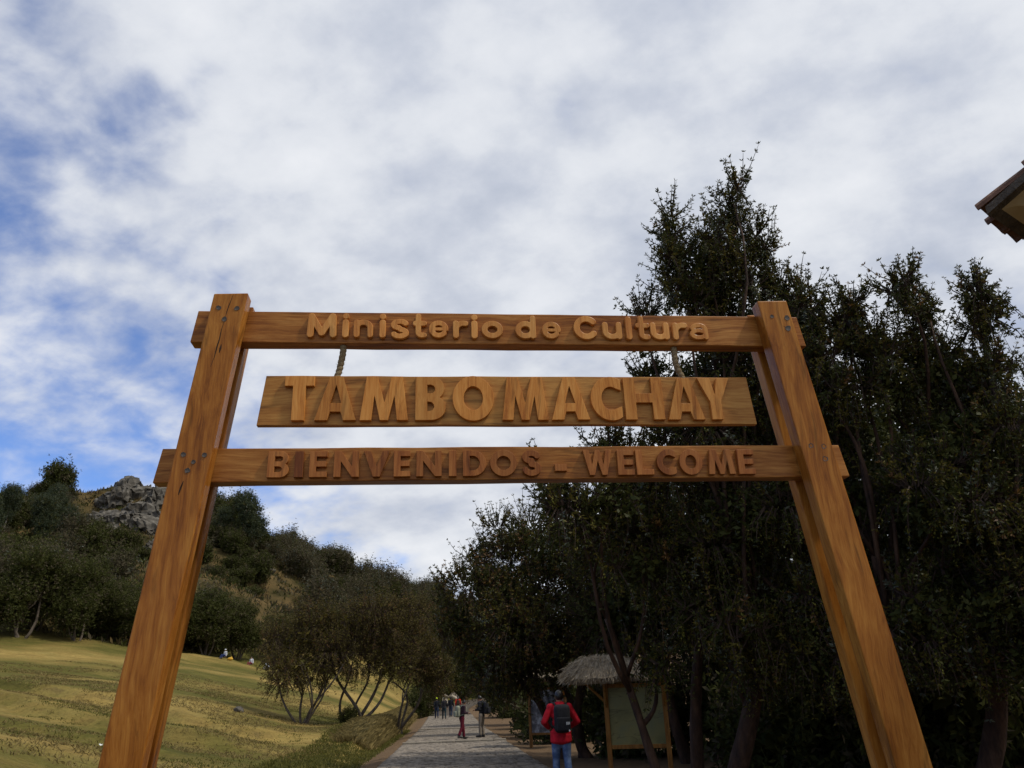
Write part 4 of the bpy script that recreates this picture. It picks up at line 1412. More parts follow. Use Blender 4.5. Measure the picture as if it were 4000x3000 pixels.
def blob_set(R, n, w, h, z0):
    out = []
    for i in range(n):
        a = R.random() * 6.28
        rr = R.random() ** .6 * w * .62
        z = z0 + R.random() * (h - z0) * (1 - 0.45 * rr / w)
        s = R.uniform(.28, .5) * w
        out.append((math.cos(a) * rr, math.sin(a) * rr, z, s, s, s * R.uniform(.6, .85)))
    return out


def proto_tree(seed, w, h, z0, nb, ns, inner, leafset, bark, stems, leaf_len, shoot_len, upright=0.5, droop=0.3, weights=(0.5, 0.3, 0.12, 0.08)):
    R = np.random.default_rng(seed)
    random.seed(seed)
    B = blob_set(R, nb, w, h, z0)
    me = crown_mesh(B, n_shoot=ns, ros=4, leaves=4, leaf_len=leaf_len, shoot_len=shoot_len, R=R, inner=inner, inner_size=leaf_len * 2.2, droop=droop, upright=upright, weights=weights, twigs=False)
    for m in leafset:
        me.materials.append(m)
    mb = MB()
    for i in range(stems):
        a = R.random() * 6.28
        b = B[R.integers(len(B))]
        p = (math.cos(a) * .25 * (stems > 1), math.sin(a) * .25 * (stems > 1), -0.4)
        limb(mb, p, b[:3], 0.035 * h / max(1, stems) ** .4, 0.012 * h / max(1, stems) ** .4, 6, 6, 0.10)
    for b in B:
        limb(mb, (0, 0, min(b[2], h) * .45), b[:3], 0.012 * h, 0.004 * h, 5, 4, 0.1)
    tm = mb.mesh('trunk', smooth=True)
    tm.materials.append(bark)
    return me, tm


def plant(name, label, cat, group, proto, x, y, s, rz, sz=1.0, dz=0.0):
    t = empty(name, (x, y, gz(x, y) + dz), rz)
    t.scale = (s, s, s * sz)
    tag(t, label, cat, group)
    o = bpy.data.objects.new('crown', proto[0]); C.objects.link(o); o.parent = t
    if proto[1] is not None:
        o = bpy.data.objects.new('trunk', proto[1]); C.objects.link(o); o.parent = t
    return t


LINE = [proto_tree(40 + i, (3.4, 2.9, 3.8)[i], (6.4, 7.6, 5.6)[i], 2.9, 13, 1400, 1100, HILLSET, BARK_GREY, 4, 0.26, 1.1, 0.35, 0.9, (0.62, 0.2, 0.12, 0.06)) for i in range(3)]
SCRUB = [proto_tree(50 + i, 1.9, 2.1, 0.5, 8, 520, 420, HILLSET, BARK_GREY, 3, 0.24, 0.7, 0.5, 0.3, (0.5, 0.3, 0.12, 0.08)) for i in range(3)]
SCRUBB = [proto_tree(55 + i, 1.9, 2.3, 0.5, 8, 420, 160, BROWNSET, BARK_GREY, 5, 0.20, 0.9, 0.8, 0.2, (0.5, 0.2, 0.2, 0.1)) for i in range(3)]


def euc_proto(seed, h, tufts, lean):
    R = np.random.default_rng(seed)
    random.seed(seed)
    B = []
    for i in range(tufts):
        z = h * (0.40 + 0.55 * R.random())
        w = 0.20 * h * (1.15 - (z / h) ** 2 * .7)
        a = R.random() * 6.28
        rr = R.random() ** .7
        s = R.uniform(.09, .155) * h
        B.append((math.cos(a) * w * rr + lean * (z / h) ** 2, math.sin(a) * w * rr, z, s, s, s * .85))
    B.append((lean, 0, h * .93, .10 * h, .10 * h, .11 * h))
    me = crown_mesh(B, n_shoot=1500, ros=4, leaves=4, leaf_len=0.26, shoot_len=0.9, R=R, inner=900, inner_size=0.5, droop=0.7, upright=0.25, weights=(0.55, 0.25, 0.15, 0.05), twigs=False)
    for m in EUCSET:
        me.materials.append(m)
    mb = MB()
    pts = [(lean * (i / 10) ** 2, 0.1 * math.sin(i), -0.5 + h * 0.95 * i / 10) for i in range(11)]
    mb.tube(pts, [0.02 * h * (1 - i / 12) for i in range(11)], 7)
    for b in B:
        z0 = b[2] * .72
        limb(mb, (lean * (z0 / h) ** 2, 0, z0), b[:3], 0.006 * h, 0.0025 * h, 5, 5, 0.08)
    tm = mb.mesh('trunk', smooth=True)
    tm.materials.append(BARK_PALE)
    return me, tm


EUC = [euc_proto(60, 11, 14, 0.4), euc_proto(61, 11, 17, -0.5), euc_proto(62, 11, 12, 0.9)]
ORD = ['first', 'second', 'third', 'fourth', 'fifth', 'sixth', 'seventh', 'eighth', 'ninth', 'tenth', 'eleventh']
R3 = np.random.default_rng(77)
line_pts = np.array([(-51.5, 65.5), (-47.2, 69.0), (-43.4, 72.0), (-39.6, 75.0), (-36.6, 78.6), (-34.2, 82.4), (-31.8, 86.4), (-29.4, 90.4), (-26.8, 94.2), (-23.6, 97.5)])
for i, (x, y) in enumerate(line_pts):
    dx, dy = -0.55, 0.9
    plant('meadow_edge_tree', '%s dark spreading tree from the left in the row at the foot of the hill' % ORD[i], 'tree', 'trees along the upper edge of the meadow',
          LINE[(i * 2 + i // 3) % 3], x + dx * 2.2 + R3.uniform(-.8, .8), y + dy * 2.2, R3.uniform(0.72, 1.08), R3.random() * 6.28, R3.uniform(.9, 1.1), -0.2)
for i, (x, y) in enumerate([(-46, 78), (-41, 82), (-37, 88), (-52, 74)]):
    plant('hill_foot_tree', '%s tree from the left standing behind the meadow-edge row' % ORD[[1, 2, 3, 0][i]], 'tree', 'trees behind the meadow-edge row', LINE[(i + 1) % 3], x, y, R3.uniform(.8, 1.0), R3.random() * 6.28, 1.0, -0.2)
# hillside scrub: denser in hollows, thin on the dry slope
cnt = [0, 0]
tries = 0
while sum(cnt) < 560 and tries < 30000:
    tries += 1
    x = R3.uniform(-112, -8); y = R3.uniform(82, 214)
    z = gz(x, y)
    if z < 8.5 and y < 120: continue
    if z < 7: continue
    brg = x / y
    if brg < -0.70: continue
    dry = (-0.345 < brg < -0.27 and 100 < y < 155) or (fbm(np.array(x / 14.0), np.array(y / 14.0), 91) > 0.60) or (-0.57 < brg < -0.43 and y > 132)
    if dry and R3.random() < (0.96 if brg < -0.43 else 0.85): continue
    brown = (brg > -0.31 and R3.random() < 0.75) or R3.random() < 0.18
    zone = ('lower' if z < 15 else 'middle' if z < 26 else 'upper') + ' slope ' + ('below the leftmost eucalyptus trees' if brg < -0.56 else 'below the hilltop rock outcrop' if brg < -0.44 else 'right behind the left gate post' if brg < -0.37 else 'around the lone eucalyptus' if brg < -0.29 else 'above the trees on the bank' if brg < -0.2 else 'just left of the path-side trees')
    s = R3.uniform(0.6, 1.55) ** 1.3 * (1.2 if y > 140 else 1.0)
    if brown and cnt[1] < 264:
        plant('brown_shrub', 'twiggy brown shrub on the ' + zone, 'shrub', 'twiggy brown shrubs on the hillside', SCRUBB[R3.integers(3)], x, y, s, R3.random() * 6.28, R3.uniform(.8, 1.2)); cnt[1] += 1
    elif not brown and cnt[0] < 296:
        plant('green_shrub', 'dark green shrub on the ' + zone, 'shrub', 'green shrubs on the hillside', SCRUB[R3.integers(3)], x, y, s, R3.random() * 6.28, R3.uniform(.8, 1.4)); cnt[0] += 1
# knee-high dry scrub and grass between the bushes
def hill_scrub(n, R):
    x = R.uniform(-105, -8, size=n * 4); y = R.uniform(78, 214, size=n * 4)
    z = ground_z(x, y)
    ok = (z > 7.5) & (x / y > -0.70)
    x, y, z = x[ok][:n], y[ok][:n], z[ok][:n]
    k = 6
    P = np.repeat(np.stack([x, y, z - .05], 1), k, 0) + np.concatenate([R.normal(size=(len(x) * k, 2)) * .28, np.zeros((len(x) * k, 1))], 1)
    D = unit(np.concatenate([R.normal(size=(len(P), 2)) * .55, np.ones((len(P), 1))], 1))
    ln = R.uniform(.25, .95, size=len(P))
    V, F = leaf_quads(P, D, ln, ln * .30, R)
    o = link('hillside_scrub', np_mesh('hillside_scrub', V, F, midx=np.repeat(R.choice(3, size=len(x), p=(.4, .35, .25)), k)), None, [LEAF_HILL, LEAF_HILL2, leaf_mat('dry_scrub_grass', (0.10, 0.072, 0.03), (0.20, 0.14, 0.058), rough=.8, spec=.05)])
    tag(o, 'low dry scrub and grass covering the hillside', 'scrub', kind='stuff')


hill_scrub(11000, np.random.default_rng(404))
EL = [(-79.5, 122, .66, 0, 'second eucalyptus from the left on the hilltop ridge'), (-77.0, 130, .70, 1, 'third eucalyptus from the left on the hilltop, rounded crown'),
      (-72.6, 127, .52, 2, 'pale-trunked eucalyptus left of the rocky peak, tallest on the hilltop'), (-83.5, 121, .68, 1, 'leftmost eucalyptus on the hilltop at the picture edge'),
      (-71.0, 118, .72, 0, 'short eucalyptus growing in front of the pale-trunked one'), (-76.0, 112, .72, 1, 'short eucalyptus lower on the slope near the left edge'),
      (-50.6, 148, 1.06, 2, 'lone tall eucalyptus on the ridge right of the left gate post'), (-54.6, 147, .66, 0, 'shorter eucalyptus beside the lone tall one, close to the left gate post')]
for (x, y, s, k, lb) in EL:
    plant('eucalyptus_tree', lb, 'tree', 'eucalyptus trees on the hill', EUC[k], x, y, s, k * 1.3 + x)
# low scrub under the dark grove and a few shrubs by the path
for (x, y, s, lb) in [(4.9, 17.2, .8, 'dark shrub under the grove beside the information board'), (6.6, 16.6, .9, 'dark shrub under the grove left of the right gate post'), (8.8, 15.8, 1.0, 'dark shrub under the grove right of the right gate post'), (11.0, 15.5, 1.0, 'dark shrub under the grove at the right edge'),
                      (3.4, 25.0, 1.0, 'dark shrub behind the far information panel'), (6.0, 24.5, 1.1, 'dark shrub deep in the grove behind the leaning trunk'), (9.5, 23.5, 1.3, 'dark shrub deep in the grove behind the right gate post'), (13.5, 21.5, 1.4, 'dark shrub deep in the grove at the right edge'),
                      (1.8, 34.0, 1.0, 'dark shrub beside the path beyond the far panel'), (1.2, 39.5, 1.0, 'dark shrub beside the path right of the man in beige trousers'), (0.6, 53.0, 1.1, 'dark shrub beside the path far on its right'),
                      (-9.9, 84.0, .95, 'rounded dark shrub at the left of the path beyond the walkers'), (-9.2, 45.4, .30, 'small shrub at the foot of the many-stemmed trees'), (-11.0, 98.0, 1.3, 'dark shrub where the path starts to bend'), (-1.2, 76.0, 1.3, 'dark shrub on the right of the path near its bend'),
                      (-13.5, 124.0, 1.7, 'leftmost dark shrub closing the view at the far path bend'), (-10.0, 132.0, 1.8, 'middle dark shrub closing the view at the far path bend'), (-6.0, 140.0, 2.0, 'rightmost dark shrub closing the view at the far path bend'), (-1.5, 104.0, 1.7, 'dark shrub right of the path just before its bend')]:
    plant('dark_shrub', lb, 'shrub', 'dark shrubs by the path and grove', SCRUB[int(abs(x * 7)) % 3], x, y, s, x, 1.1)

# ------------------------------------------------------------------ rocks
ROCK = noise_mat('lichen_grey_rock', [(0.035, 0.031, 0.025), (0.085, 0.076, 0.062), (0.18, 0.165, 0.14)], scale=0.7, detail=10, rough=0.9, bump=0.9, bscale=3.0, stretch=(1, 1, 1.8))
ROCK_S = noise_mat('small_rock', [(0.05, 0.045, 0.04), (0.14, 0.125, 0.105)], scale=9, detail=8, rough=0.9, bump=0.8)


def rock_mesh(seed, r, sub=3, rough=0.45):
    bm = bmesh.new()
    bmesh.ops.create_icosphere(bm, subdivisions=sub, radius=1.0)
    R = np.random.default_rng(seed)
    planes = unit(R.normal(size=(16, 3)))
    cut = R.uniform(0.55, 0.95, size=16)
    V = np.array([v.co for v in bm.verts])
    for p, c in zip(planes, cut):
        dd = V @ p
        over = np.maximum(dd - c, 0)
        V = V - over[:, None] * p * 0.92
    if rough > 0.6:
        n_ = unit(V)
        rd = 1 - 2 * np.abs(fbm(V[:, 0] * 2.3 + V[:, 2] * 1.7 + seed, V[:, 1] * 2.3 - V[:, 2] * 1.1, seed, 5) - 0.5) * 2
        V = V + n_ * (0.34 * (rd[:, None] - 0.55))
        V[:, 2] += 0.10 * np.sign(np.sin(V[:, 2] * 9 + 1.5 * V[:, 0])) * 0.5
    # strata: small ledges
    V[:, 2] += 0.05 * np.sin(V[:, 2] * 17 + 2 * V[:, 0]) * rough
    V += (R.normal(size=V.shape)) * 0.03 * rough * 2
    V = V * np.array(r)
    for v, p in zip(bm.verts, V):
        v.co = p
    me = bpy.data.meshes.new('rock')
    bm.to_mesh(me); bm.free()
    return me


outcrop = empty('rock_outcrop', (-80.0, 162.0, gz(-80, 162)))
tag(outcrop, 'craggy grey rock outcrop on the hilltop left of the left gate post', 'rock')
for i, (x, y, z, r) in enumerate(ROCKS):
    o = link('rock', rock_mesh(100 + i, (r * 1.55, r * 1.3, r * 1.35), 4, 0.8), outcrop, [ROCK])
    o.location = (x + 80.0, y - 162.0, gz(x, y) - r * .25 - gz(-80, 162))
    o.rotation_euler = (R3.uniform(-.2, .2), R3.uniform(-.25, .25), R3.random() * 6)
for (x, y, r, lb) in [(-13.97, 42.0, .27, 'small dark boulder lying on the dry meadow'), (-47.6, 146.0, 1.5, 'grey boulder on the slope below the lone eucalyptus'),
                      (-45.8, 148.5, 1.1, 'smaller grey boulder right of the one below the lone eucalyptus')]:
    o = link('boulder', rock_mesh(int(abs(x * 10)), (r, r * .8, r * .7)), None, [ROCK_S if r < 1 else ROCK])
    o.location = (x, y, gz(x, y) + r * .3)
    tag(o, lb, 'rock')
PALE_ROCK = noise_mat('pale_bank_stone', [(0.20, 0.17, 0.13), (0.38, 0.33, 0.26)], scale=1.5, rough=0.9, bump=0.6)
for i in range(9):
    y = 112 + i * 2.6
    x = float(path_x(y)) - 3.2 - R3.uniform(0, 1.5)
    r = R3.uniform(.5, 1.0)
    o = link('bank_stone', rock_mesh(200 + i, (r * 1.2, r, r * .8)), None, [PALE_ROCK])
    o.location = (x, y, gz(x, y) + .25)
    tag(o, 'pale stone in the bank at the far bend of the path', 'rock', 'pale stones at the path bend')
# scraps of litter on the grass
PAPER = noise_mat('white_scrap', [(0.7, 0.7, 0.68), (0.8, 0.8, 0.78)], scale=10, rough=0.8)
for (x, y, s, lb) in [(-6.15, 20.0, .10, 'crumpled white scrap on the grass at the bottom left of centre'), (-8.2, 16.8, .075, 'white scrap on the grass left of the left gate post at the bottom'), (-11.0, 22.5, .06, 'tiny white scrap on the meadow far left')]:
    mb = MB()
    n = 5
    V = [(s * (i / n - .5) * 2, s * (j / n - .5), random.uniform(0, s * .8)) for i in range(n + 1) for j in range(n + 1)]
    F = [(i * (n + 1) + j, (i + 1) * (n + 1) + j, (i + 1) * (n + 1) + j + 1, i * (n + 1) + j + 1) for i in range(n) for j in range(n)]
    mb.add(V, F)
    me = evaluated(mb.mesh('litter'), [('SOLIDIFY', dict(thickness=0.004))])
    o = link('litter', me, None, [PAPER])
    o.location = (x, y, gz(x, y) + .06)
    o.rotation_euler = (0.3, 0, x)
    tag(o, lb, 'litter')

# ------------------------------------------------------------------ grass
GRASS_DRY = leaf_mat('dry_grass', (0.13, 0.10, 0.035), (0.30, 0.23, 0.09), rough=0.8, spec=0.1, trans=0.4)
GRASS_GREEN = leaf_mat('green_grass', (0.075, 0.078, 0.017), (0.165, 0.15, 0.036), rough=0.7, spec=0.15, trans=0.4)


def grass(name, label, P, blades, h, lean, mat, R, wid=0.012, rad=0.05):
    n = len(P)
    Q = np.repeat(P, blades, 0) + np.concatenate([R.normal(size=(n * blades, 2)) * rad, np.zeros((n * blades, 1))], 1)
    m = len(Q)
    a = R.random(m) * 6.28
    hh = h * R.uniform(.5, 1.3, size=m)
    D = np.stack([np.cos(a) * lean, np.sin(a) * lean, np.ones(m)], 1) * hh[:, None]
    side = np.stack([-np.sin(a), np.cos(a), np.zeros(m)], 1) * wid
    V = np.stack([Q - side, Q + side, Q + D * np.array([.55, .55, .7]) + side * .6, Q + D * np.array([1.25, 1.25, .85])], 1).reshape(-1, 3)
    F = np.arange(m * 4, dtype=np.int32).reshape(-1, 4)
    o = link(name, np_mesh(name, V, F), None, [mat])
    tag(o, label, 'grass', kind='stuff')
    return o


def bank_points(n, l0, l1, y0, y1, R):
    y = R.uniform(y0, y1, size=n)
    l = R.uniform(l0, l1, size=n)
    x = path_x(y) - PATH_HALF - l
    return np.stack([x, y, ground_z(x, y) - 0.02], 1)


RG = np.random.default_rng(31)
grass('bank_grass', 'long dry grass hanging over the bank left of the path', bank_points(7000, 1.3, 2.5, 34, 98, RG), 7, 0.30, 0.7, GRASS_DRY, RG, 0.014, 0.12)
grass('ditch_grass', 'short green grass in the ditch left of the path', bank_points(6500, 0.75, 3.4, 15, 60, RG), 5, 0.11, 0.5, GRASS_GREEN, RG, 0.014, 0.09)
x = RG.uniform(-34, -5.5, size=28000); y = RG.uniform(12, 62, size=28000)
ok = (x - path_x(y) < -4.6) & (fbm(x / 3, y / 3, 55) > 0.46) & (x > -0.72 * y)
P = np.stack([x, y, ground_z(x, y) - 0.015], 1)[ok]
grass('meadow_grass', 'short dry grass tufts covering the meadow', P, 5, 0.085, 0.8, GRASS_DRY, RG, 0.012, 0.09)
x = RG.uniform(-30, -5.5, size=22000); y = RG.uniform(12, 55, size=22000)
ok = (x - path_x(y) < -4.4) & (fbm(x / 4, y / 4, 66) > 0.58) & (x > -0.72 * y)
P = np.stack([x, y, ground_z(x, y) - 0.015], 1)[ok]
grass('meadow_green_grass', 'short green grass patches in the meadow', P, 5, 0.07, 0.6, GRASS_GREEN, RG, 0.012, 0.09)

# ------------------------------------------------------------------ people
SKIN = noise_mat('skin', [(0.30, 0.15, 0.09), (0.40, 0.21, 0.13)], scale=12, rough=0.55)
HAIR = noise_mat('black_hair', [(0.006, 0.005, 0.005), (0.018, 0.014, 0.012)], scale=60, rough=0.45, spec=0.5, stretch=(1, 1, .2))
EYE = noise_mat('eye_dark', [(0.02, 0.015, 0.01), (0.03, 0.02, 0.015)], scale=20)
LIPS = noise_mat('lip', [(0.28, 0.09, 0.07), (0.34, 0.12, 0.09)], scale=20)
BLACKFAB = noise_mat('black_fabric', [(0.006, 0.006, 0.008), (0.020, 0.020, 0.024)], scale=25, rough=0.75, bump=0.3)
SHOE = noise_mat('dark_shoe', [(0.02, 0.018, 0.016), (0.05, 0.045, 0.04)], scale=20, rough=0.6)
WHITEFAB = noise_mat('white_patch', [(0.6, 0.6, 0.58), (0.8, 0.8, 0.78)], scale=30, rough=0.7)


def fabric(name, c):
    return noise_mat(name, [tuple(v * .62 for v in c), c, tuple(min(1, v * 1.3) for v in c)], scale=9, detail=5, rough=0.85, spec=0.15, bump=0.5, bscale=14, stretch=(1, 1, .5))


def person(label, loc, face, H, top, legs, shoes=SHOE, hair='short', hat=None, pose='stand', arms='down', lean=0.0, head_down=0.0, vox=0.024, skirt=False, group='visitors on the path', long_top=False, stride=0.16):
    """one figure: local +y is where it looks; built at 1.72 m and scaled"""
    t = empty('person', (loc[0], loc[1], loc[2]), face)
    t.scale = (H / 1.72,) * 3
    tag(t, label, 'person', group)
    sit = pose == 'sit'
    base = -0.62 if sit else 0.0
    def J(x, y, z):
        # lean the trunk forward about the hips
        if z > 0.92:
            k = z - 0.92
            return Vector((x, y + math.sin(lean) * k, 0.92 + math.cos(lean) * k + base))
        return Vector((x, y, z + base))
    hipz = 0.90
    s = stride if pose == 'walk' else 0.03
    legsJ = []
    for sd, ph in ((-1, 1), (1, -1)):
        if sit:
            hip, knee, ank, toe = Vector((sd * .10, 0, .28)), Vector((sd * .17, .38, .46)), Vector((sd * .14, .62, .08)), Vector((sd * .14, .80, .03))
        else:
            hip = Vector((sd * .095, 0, hipz))
            knee = Vector((sd * .105, ph * s * .62 + .03, .48))
            ank = Vector((sd * .11, ph * s * 1.15 - (.06 if pose == 'walk' and ph < 0 else 0), .085 + (.06 if pose == 'walk' and ph < 0 else 0)))
            toe = ank + Vector((sd * .03, .165, -.05 - (.04 if pose == 'walk' and ph < 0 else 0)))
        legsJ.append((hip, knee, ank, toe))
    armsJ = []
    for sd, ph in ((-1, -1), (1, 1)):
        sh = J(sd * .185, 0, 1.40)
        if arms == 'down':
            sw = ph * s * .7 if pose == 'walk' else 0.0
            el, wr = J(sd * .245, -.03 + sw * .4, 1.12), J(sd * .25, .06 + sw, .88)
        elif arms == 'strap':
            el, wr = J(sd * .31, .02, 1.13), J(sd * .19, .22, 1.24)
        elif arms == 'hold':
            el, wr = J(sd * .235, .03, 1.14), J(sd * .09, .27, 1.12)
        elif arms == 'behind':
            el, wr = J(sd * .335, -.05, 1.14), J(sd * .20, .17, 1.03)
        armsJ.append((sh, el, wr))
    neck, head = J(0, 0, 1.46), J(0, .02 + head_down * .05, 1.60 - head_down * .02)
    hrot = Matrix.Rotation(-head_down, 3, 'X')

    def torso(mb, g):
        for z, rx, ry in ((.90, .150, .105), (1.0, .140, .098), (1.12, .145, .100), (1.25, .162, .110), (1.36, .158, .100), (1.43, .105, .075)):
            c = J(0, 0, z)
            mb.ball(c, (rx + g, ry + g, .085 + g * .5), seg=14, rings=8)
        for sh, el, wr in armsJ:
            mb.ball(sh, .062 + g, seg=10)

    def arm(mb, g, cut=1.0):
        for sh, el, wr in armsJ:
            w2 = el.lerp(wr, cut)
            mb.tube([sh, sh.lerp(el, .5), el], [.056 + g, .050 + g, .043 + g], 10)
            mb.ball(el, .044 + g, seg=10)
            mb.tube([el, el.lerp(w2, .5), w2], [.043 + g, .039 + g, .030 + g], 10)

    def leg(mb, g, cut=1.0):
        for hip, knee, ank, toe in legsJ:
            a2 = knee.lerp(ank, cut)
            mb.ball(hip, .088 + g, seg=10)
            mb.tube([hip, hip.lerp(knee, .5), knee], [.088 + g, .076 + g, .058 + g], 12)
            mb.ball(knee, .058 + g, seg=10)
            mb.tube([knee, knee.lerp(a2, .35), a2], [.056 + g, .057 + g, .042 + g * 1.6], 12)
    # body: one continuous skin
    mb = MB()
    torso(mb, 0); arm(mb, 0); leg(mb, 0)
    for hip, knee, ank, toe in legsJ:
        mb.tube([ank + Vector((0, -.05, -.03)), ank.lerp(toe, .6), toe], [.045, .042, .032], 8)
    mb.tube([J(0, -.01, 1.40), head], [.058, .054], 10)
    mb.ball(head, (.076, .094, .115), rot=hrot, seg=14, rings=10)
    mb.ball(head + hrot @ Vector((0, .055, -.055)), (.052, .052, .05), rot=hrot)
    mb.ball(head + hrot @ Vector((0, .098, -.018)), (.013, .018, .022))
    for sd in (-1, 1):
        mb.ball(head + hrot @ Vector((sd * .078, -.005, -.01)), (.012, .02, .03))
    for sh, el, wr in armsJ:
        d = (wr - el).normalized()
        mb.ball(wr + d * .045, (.036, .026, .046), rot=d.to_track_quat('Z', 'Y').to_matrix())
    me = evaluated(mb.mesh('body'), [('REMESH', dict(mode='VOXEL', voxel_size=vox, use_smooth_shade=True)), ('SMOOTH', dict(iterations=2, factor=0.5))])
    body_fingers = MB()
    for (sh, el, wr), sd in zip(armsJ, (-1, 1)):
        d = (wr - el).normalized()
        a = d.cross(Vector((0, 0, 1))).normalized() if abs(d.z) < .9 else Vector((0, 1, 0))
        nrm = a.cross(d)
        b0 = wr + d * .075
        for k, (o_, ln) in enumerate(((-.027, .068), (-.009, .080), (.009, .075), (.027, .058))):
            p = b0 + a * o_
            body_fingers.tube([p, p + d * ln * .5, p + d * ln * .85 - nrm * .028], [.0095, .009, .007], 6)
        p = wr + d * .03 + a * .03 * sd
        body_fingers.tube([p, p + d * .03 + a * .026 * sd, p + d * .06 + a * .024 * sd], [.011, .010, .008], 6)
    bm = bmesh.new(); bm.from_mesh(me); bm.from_mesh(body_fingers.mesh('fingers', smooth=True)); bm.to_mesh(me); bm.free()
    link('body', me, t, [SKIN])
    # clothes follow the same joints, a little larger
    mb = MB()
    torso(mb, .024); arm(mb, .019, .93)
    if long_top:
        [mb.ball(J(0, 0, z_), (.222, .158, .07), seg=16) for z_ in (.95, .89, .83, .79)]
    mb.tube([J(0, -.005, 1.40), J(0, -.002, 1.475)], [.085, .074], 12)
    me = evaluated(mb.mesh('jacket'), [('REMESH', dict(mode='VOXEL', voxel_size=vox, use_smooth_shade=True)), ('SMOOTH', dict(iterations=2, factor=0.5))])
    link('jacket', me, t, [top])
    mb = MB()
    leg(mb, .016, 0.98)
    if skirt:
        mb.tube([Vector((0, .1, .40)), Vector((0, .3, .25)), Vector((0, .45, .05))], [.20, .27, .32], 14)
    mb.ball(Vector((0, 0, hipz + .0 + (base if sit else 0) + (.02 if sit else 0))), (.158, .122, .10), seg=14)
    me = evaluated(mb.mesh('trousers'), [('REMESH', dict(mode='VOXEL', voxel_size=vox, use_smooth_shade=True)), ('SMOOTH', dict(iterations=1, factor=0.5))])
    link('trousers', me, t, [legs])
    for hip, knee, ank, toe in legsJ:
        mb = MB()
        d = (toe - ank); d.z = 0; d.normalize()
        heel = ank + Vector((0, -.055, -.035))
        mb.tube([heel, ank.lerp(toe, .35) + Vector((0, 0, -.012)), toe + Vector((0, 0, .005)), toe + d * .045], [.05, .052, .045, .022], 10)
        mb.ball(ank + Vector((0, -.01, 0)), (.05, .055, .05))
        me = evaluated(mb.mesh('shoe'), [('REMESH', dict(mode='VOXEL', voxel_size=vox * .8, use_smooth_shade=True))])
        link('shoe', me, t, [shoes])
    # hair
    mb = MB()
    hc = head + hrot @ Vector((0, -.016, .022))
    mb.ball(hc, (.089, .098, .108), rot=hrot, seg=16, rings=10)
    if hair == 'long':
        mb.tube([hc + Vector((0, -.05, .0)), hc + Vector((0, -.075, -.12)), hc + Vector((0, -.08, -.26))], [.075, .07, .035], 10)
    if hair == 'bushy':
        for k in range(16):
            v = Vector(R3.normal(size=3)).normalized()
            v.y = -abs(v.y) * .8 + .1
            mb.ball(hc + v * .075, .045, seg=7, rings=5)
    me = mb.mesh('hair', smooth=True)
    # open the face: drop hair in front of the brow
    bm = bmesh.new(); bm.from_mesh(me)
    inv = hrot.transposed()
    cutv = [v for v in bm.verts if (inv @ (v.co - head)).y > 0.062 and (inv @ (v.co - head)).z < 0.055 or ((inv @ (v.co - head)).y > 0.0 and (inv @ (v.co - head)).z < -0.02)]
    bmesh.ops.delete(bm, geom=cutv, context='VERTS')
    bm.to_mesh(me); bm.free()
    link('hair', me, t, [HAIR])
    mb = MB()
    for sd in (-1, 1):
        mb.ball(head + hrot @ Vector((sd * .032, .084, .012)), (.012, .010, .008), seg=8, rings=5)
    mb.build('eyes', EYE, t, smooth=True)
    mb = MB(); mb.ball(head + hrot @ Vector((0, .098, -.06)), (.024, .008, .008), seg=8, rings=5)
    mb.build('mouth', LIPS, t, smooth=True)
    if hat:
        mat, brim = hat
        mb = MB()
        mb.ball(head + hrot @ Vector((0, -.008, .062)), (.098, .11, .085), rot=hrot, seg=16)
        if brim:
            n = 20
            V = [head + hrot @ Vector((math.cos(6.283 * k / n) * r_, math.sin(6.283 * k / n) * r_ * 1.1, .045 + z_)) for r_, z_ in ((.09, .008), (.16, -.004), (.16, -.014), (.09, -.004)) for k in range(n)]
            F = [(l * n + k, l * n + (k + 1) % n, ((l + 1) % 4) * n + (k + 1) % n, ((l + 1) % 4) * n + k) for l in range(4) for k in range(n)]
            mb.add(V, F)
        mb.build('hat', mat, t, smooth=True)
    return t, J


def backpack(label, person_t, H, face, loc, mat, size=1.0, marks=False, group='rucksacks worn by visitors', lean=0.0, shape=(0.32, 0.19, 0.52)):
    t = empty('backpack', loc, face)
    t.scale = (H / 1.72 * size,) * 3
    tag(t, label, 'backpack', group)
    def at_(x, y, z):
        k = z - .92
        return Vector((x, y + math.sin(lean) * k, .92 + math.cos(lean) * k))
    w, d, h = shape
    def sack(c, dim, bev):
        mb = MB(); mb.box(c, dim)
        me = mb.mesh('bag', bevel=0)
        bm = bmesh.new(); bm.from_mesh(me)
        bmesh.ops.bevel(bm, geom=bm.edges[:], offset=bev, segments=4, affect='EDGES', profile=.5)
        bm.to_mesh(me); bm.free()
        me.polygons.foreach_set('use_smooth', [True] * len(me.polygons))
        return me
    o = link('bag', sack(at_(0, -.155 - d / 2 + .02, 1.20), (w, d, h), .088), t, [mat])
    o = link('pocket', sack(at_(0, -.155 - d - .012, 1.10), (w * .82, .09, h * .48), .03), t, [mat])
    for sd in (-1, 1):
        mb = MB()
        pts = [at_(sd * .10, -.16, 1.36), at_(sd * .115, -.09, 1.475), at_(sd * .125, .04, 1.475), at_(sd * .135, .135, 1.36), at_(sd * .15, .145, 1.22), at_(sd * .165, .06, 1.08), at_(sd * .13, -.15, 1.02)]
        mb.tube(pts, [.018] * len(pts), 6)
        mb.build('strap', mat, t, smooth=True)
    if marks:
        for (x, z, w_, h_) in ((.055, 1.115, .016, .05), (.080, 1.115, .014, .05), (.105, 1.118, .012, .045), (.10, 0.985, .022, .03)):
            mb = MB(); mb.box(at_(x, -.155 - d - .058, z), (w_, .006, h_))
            mb.build('reflective_mark', WHITEFAB, t)
    return t


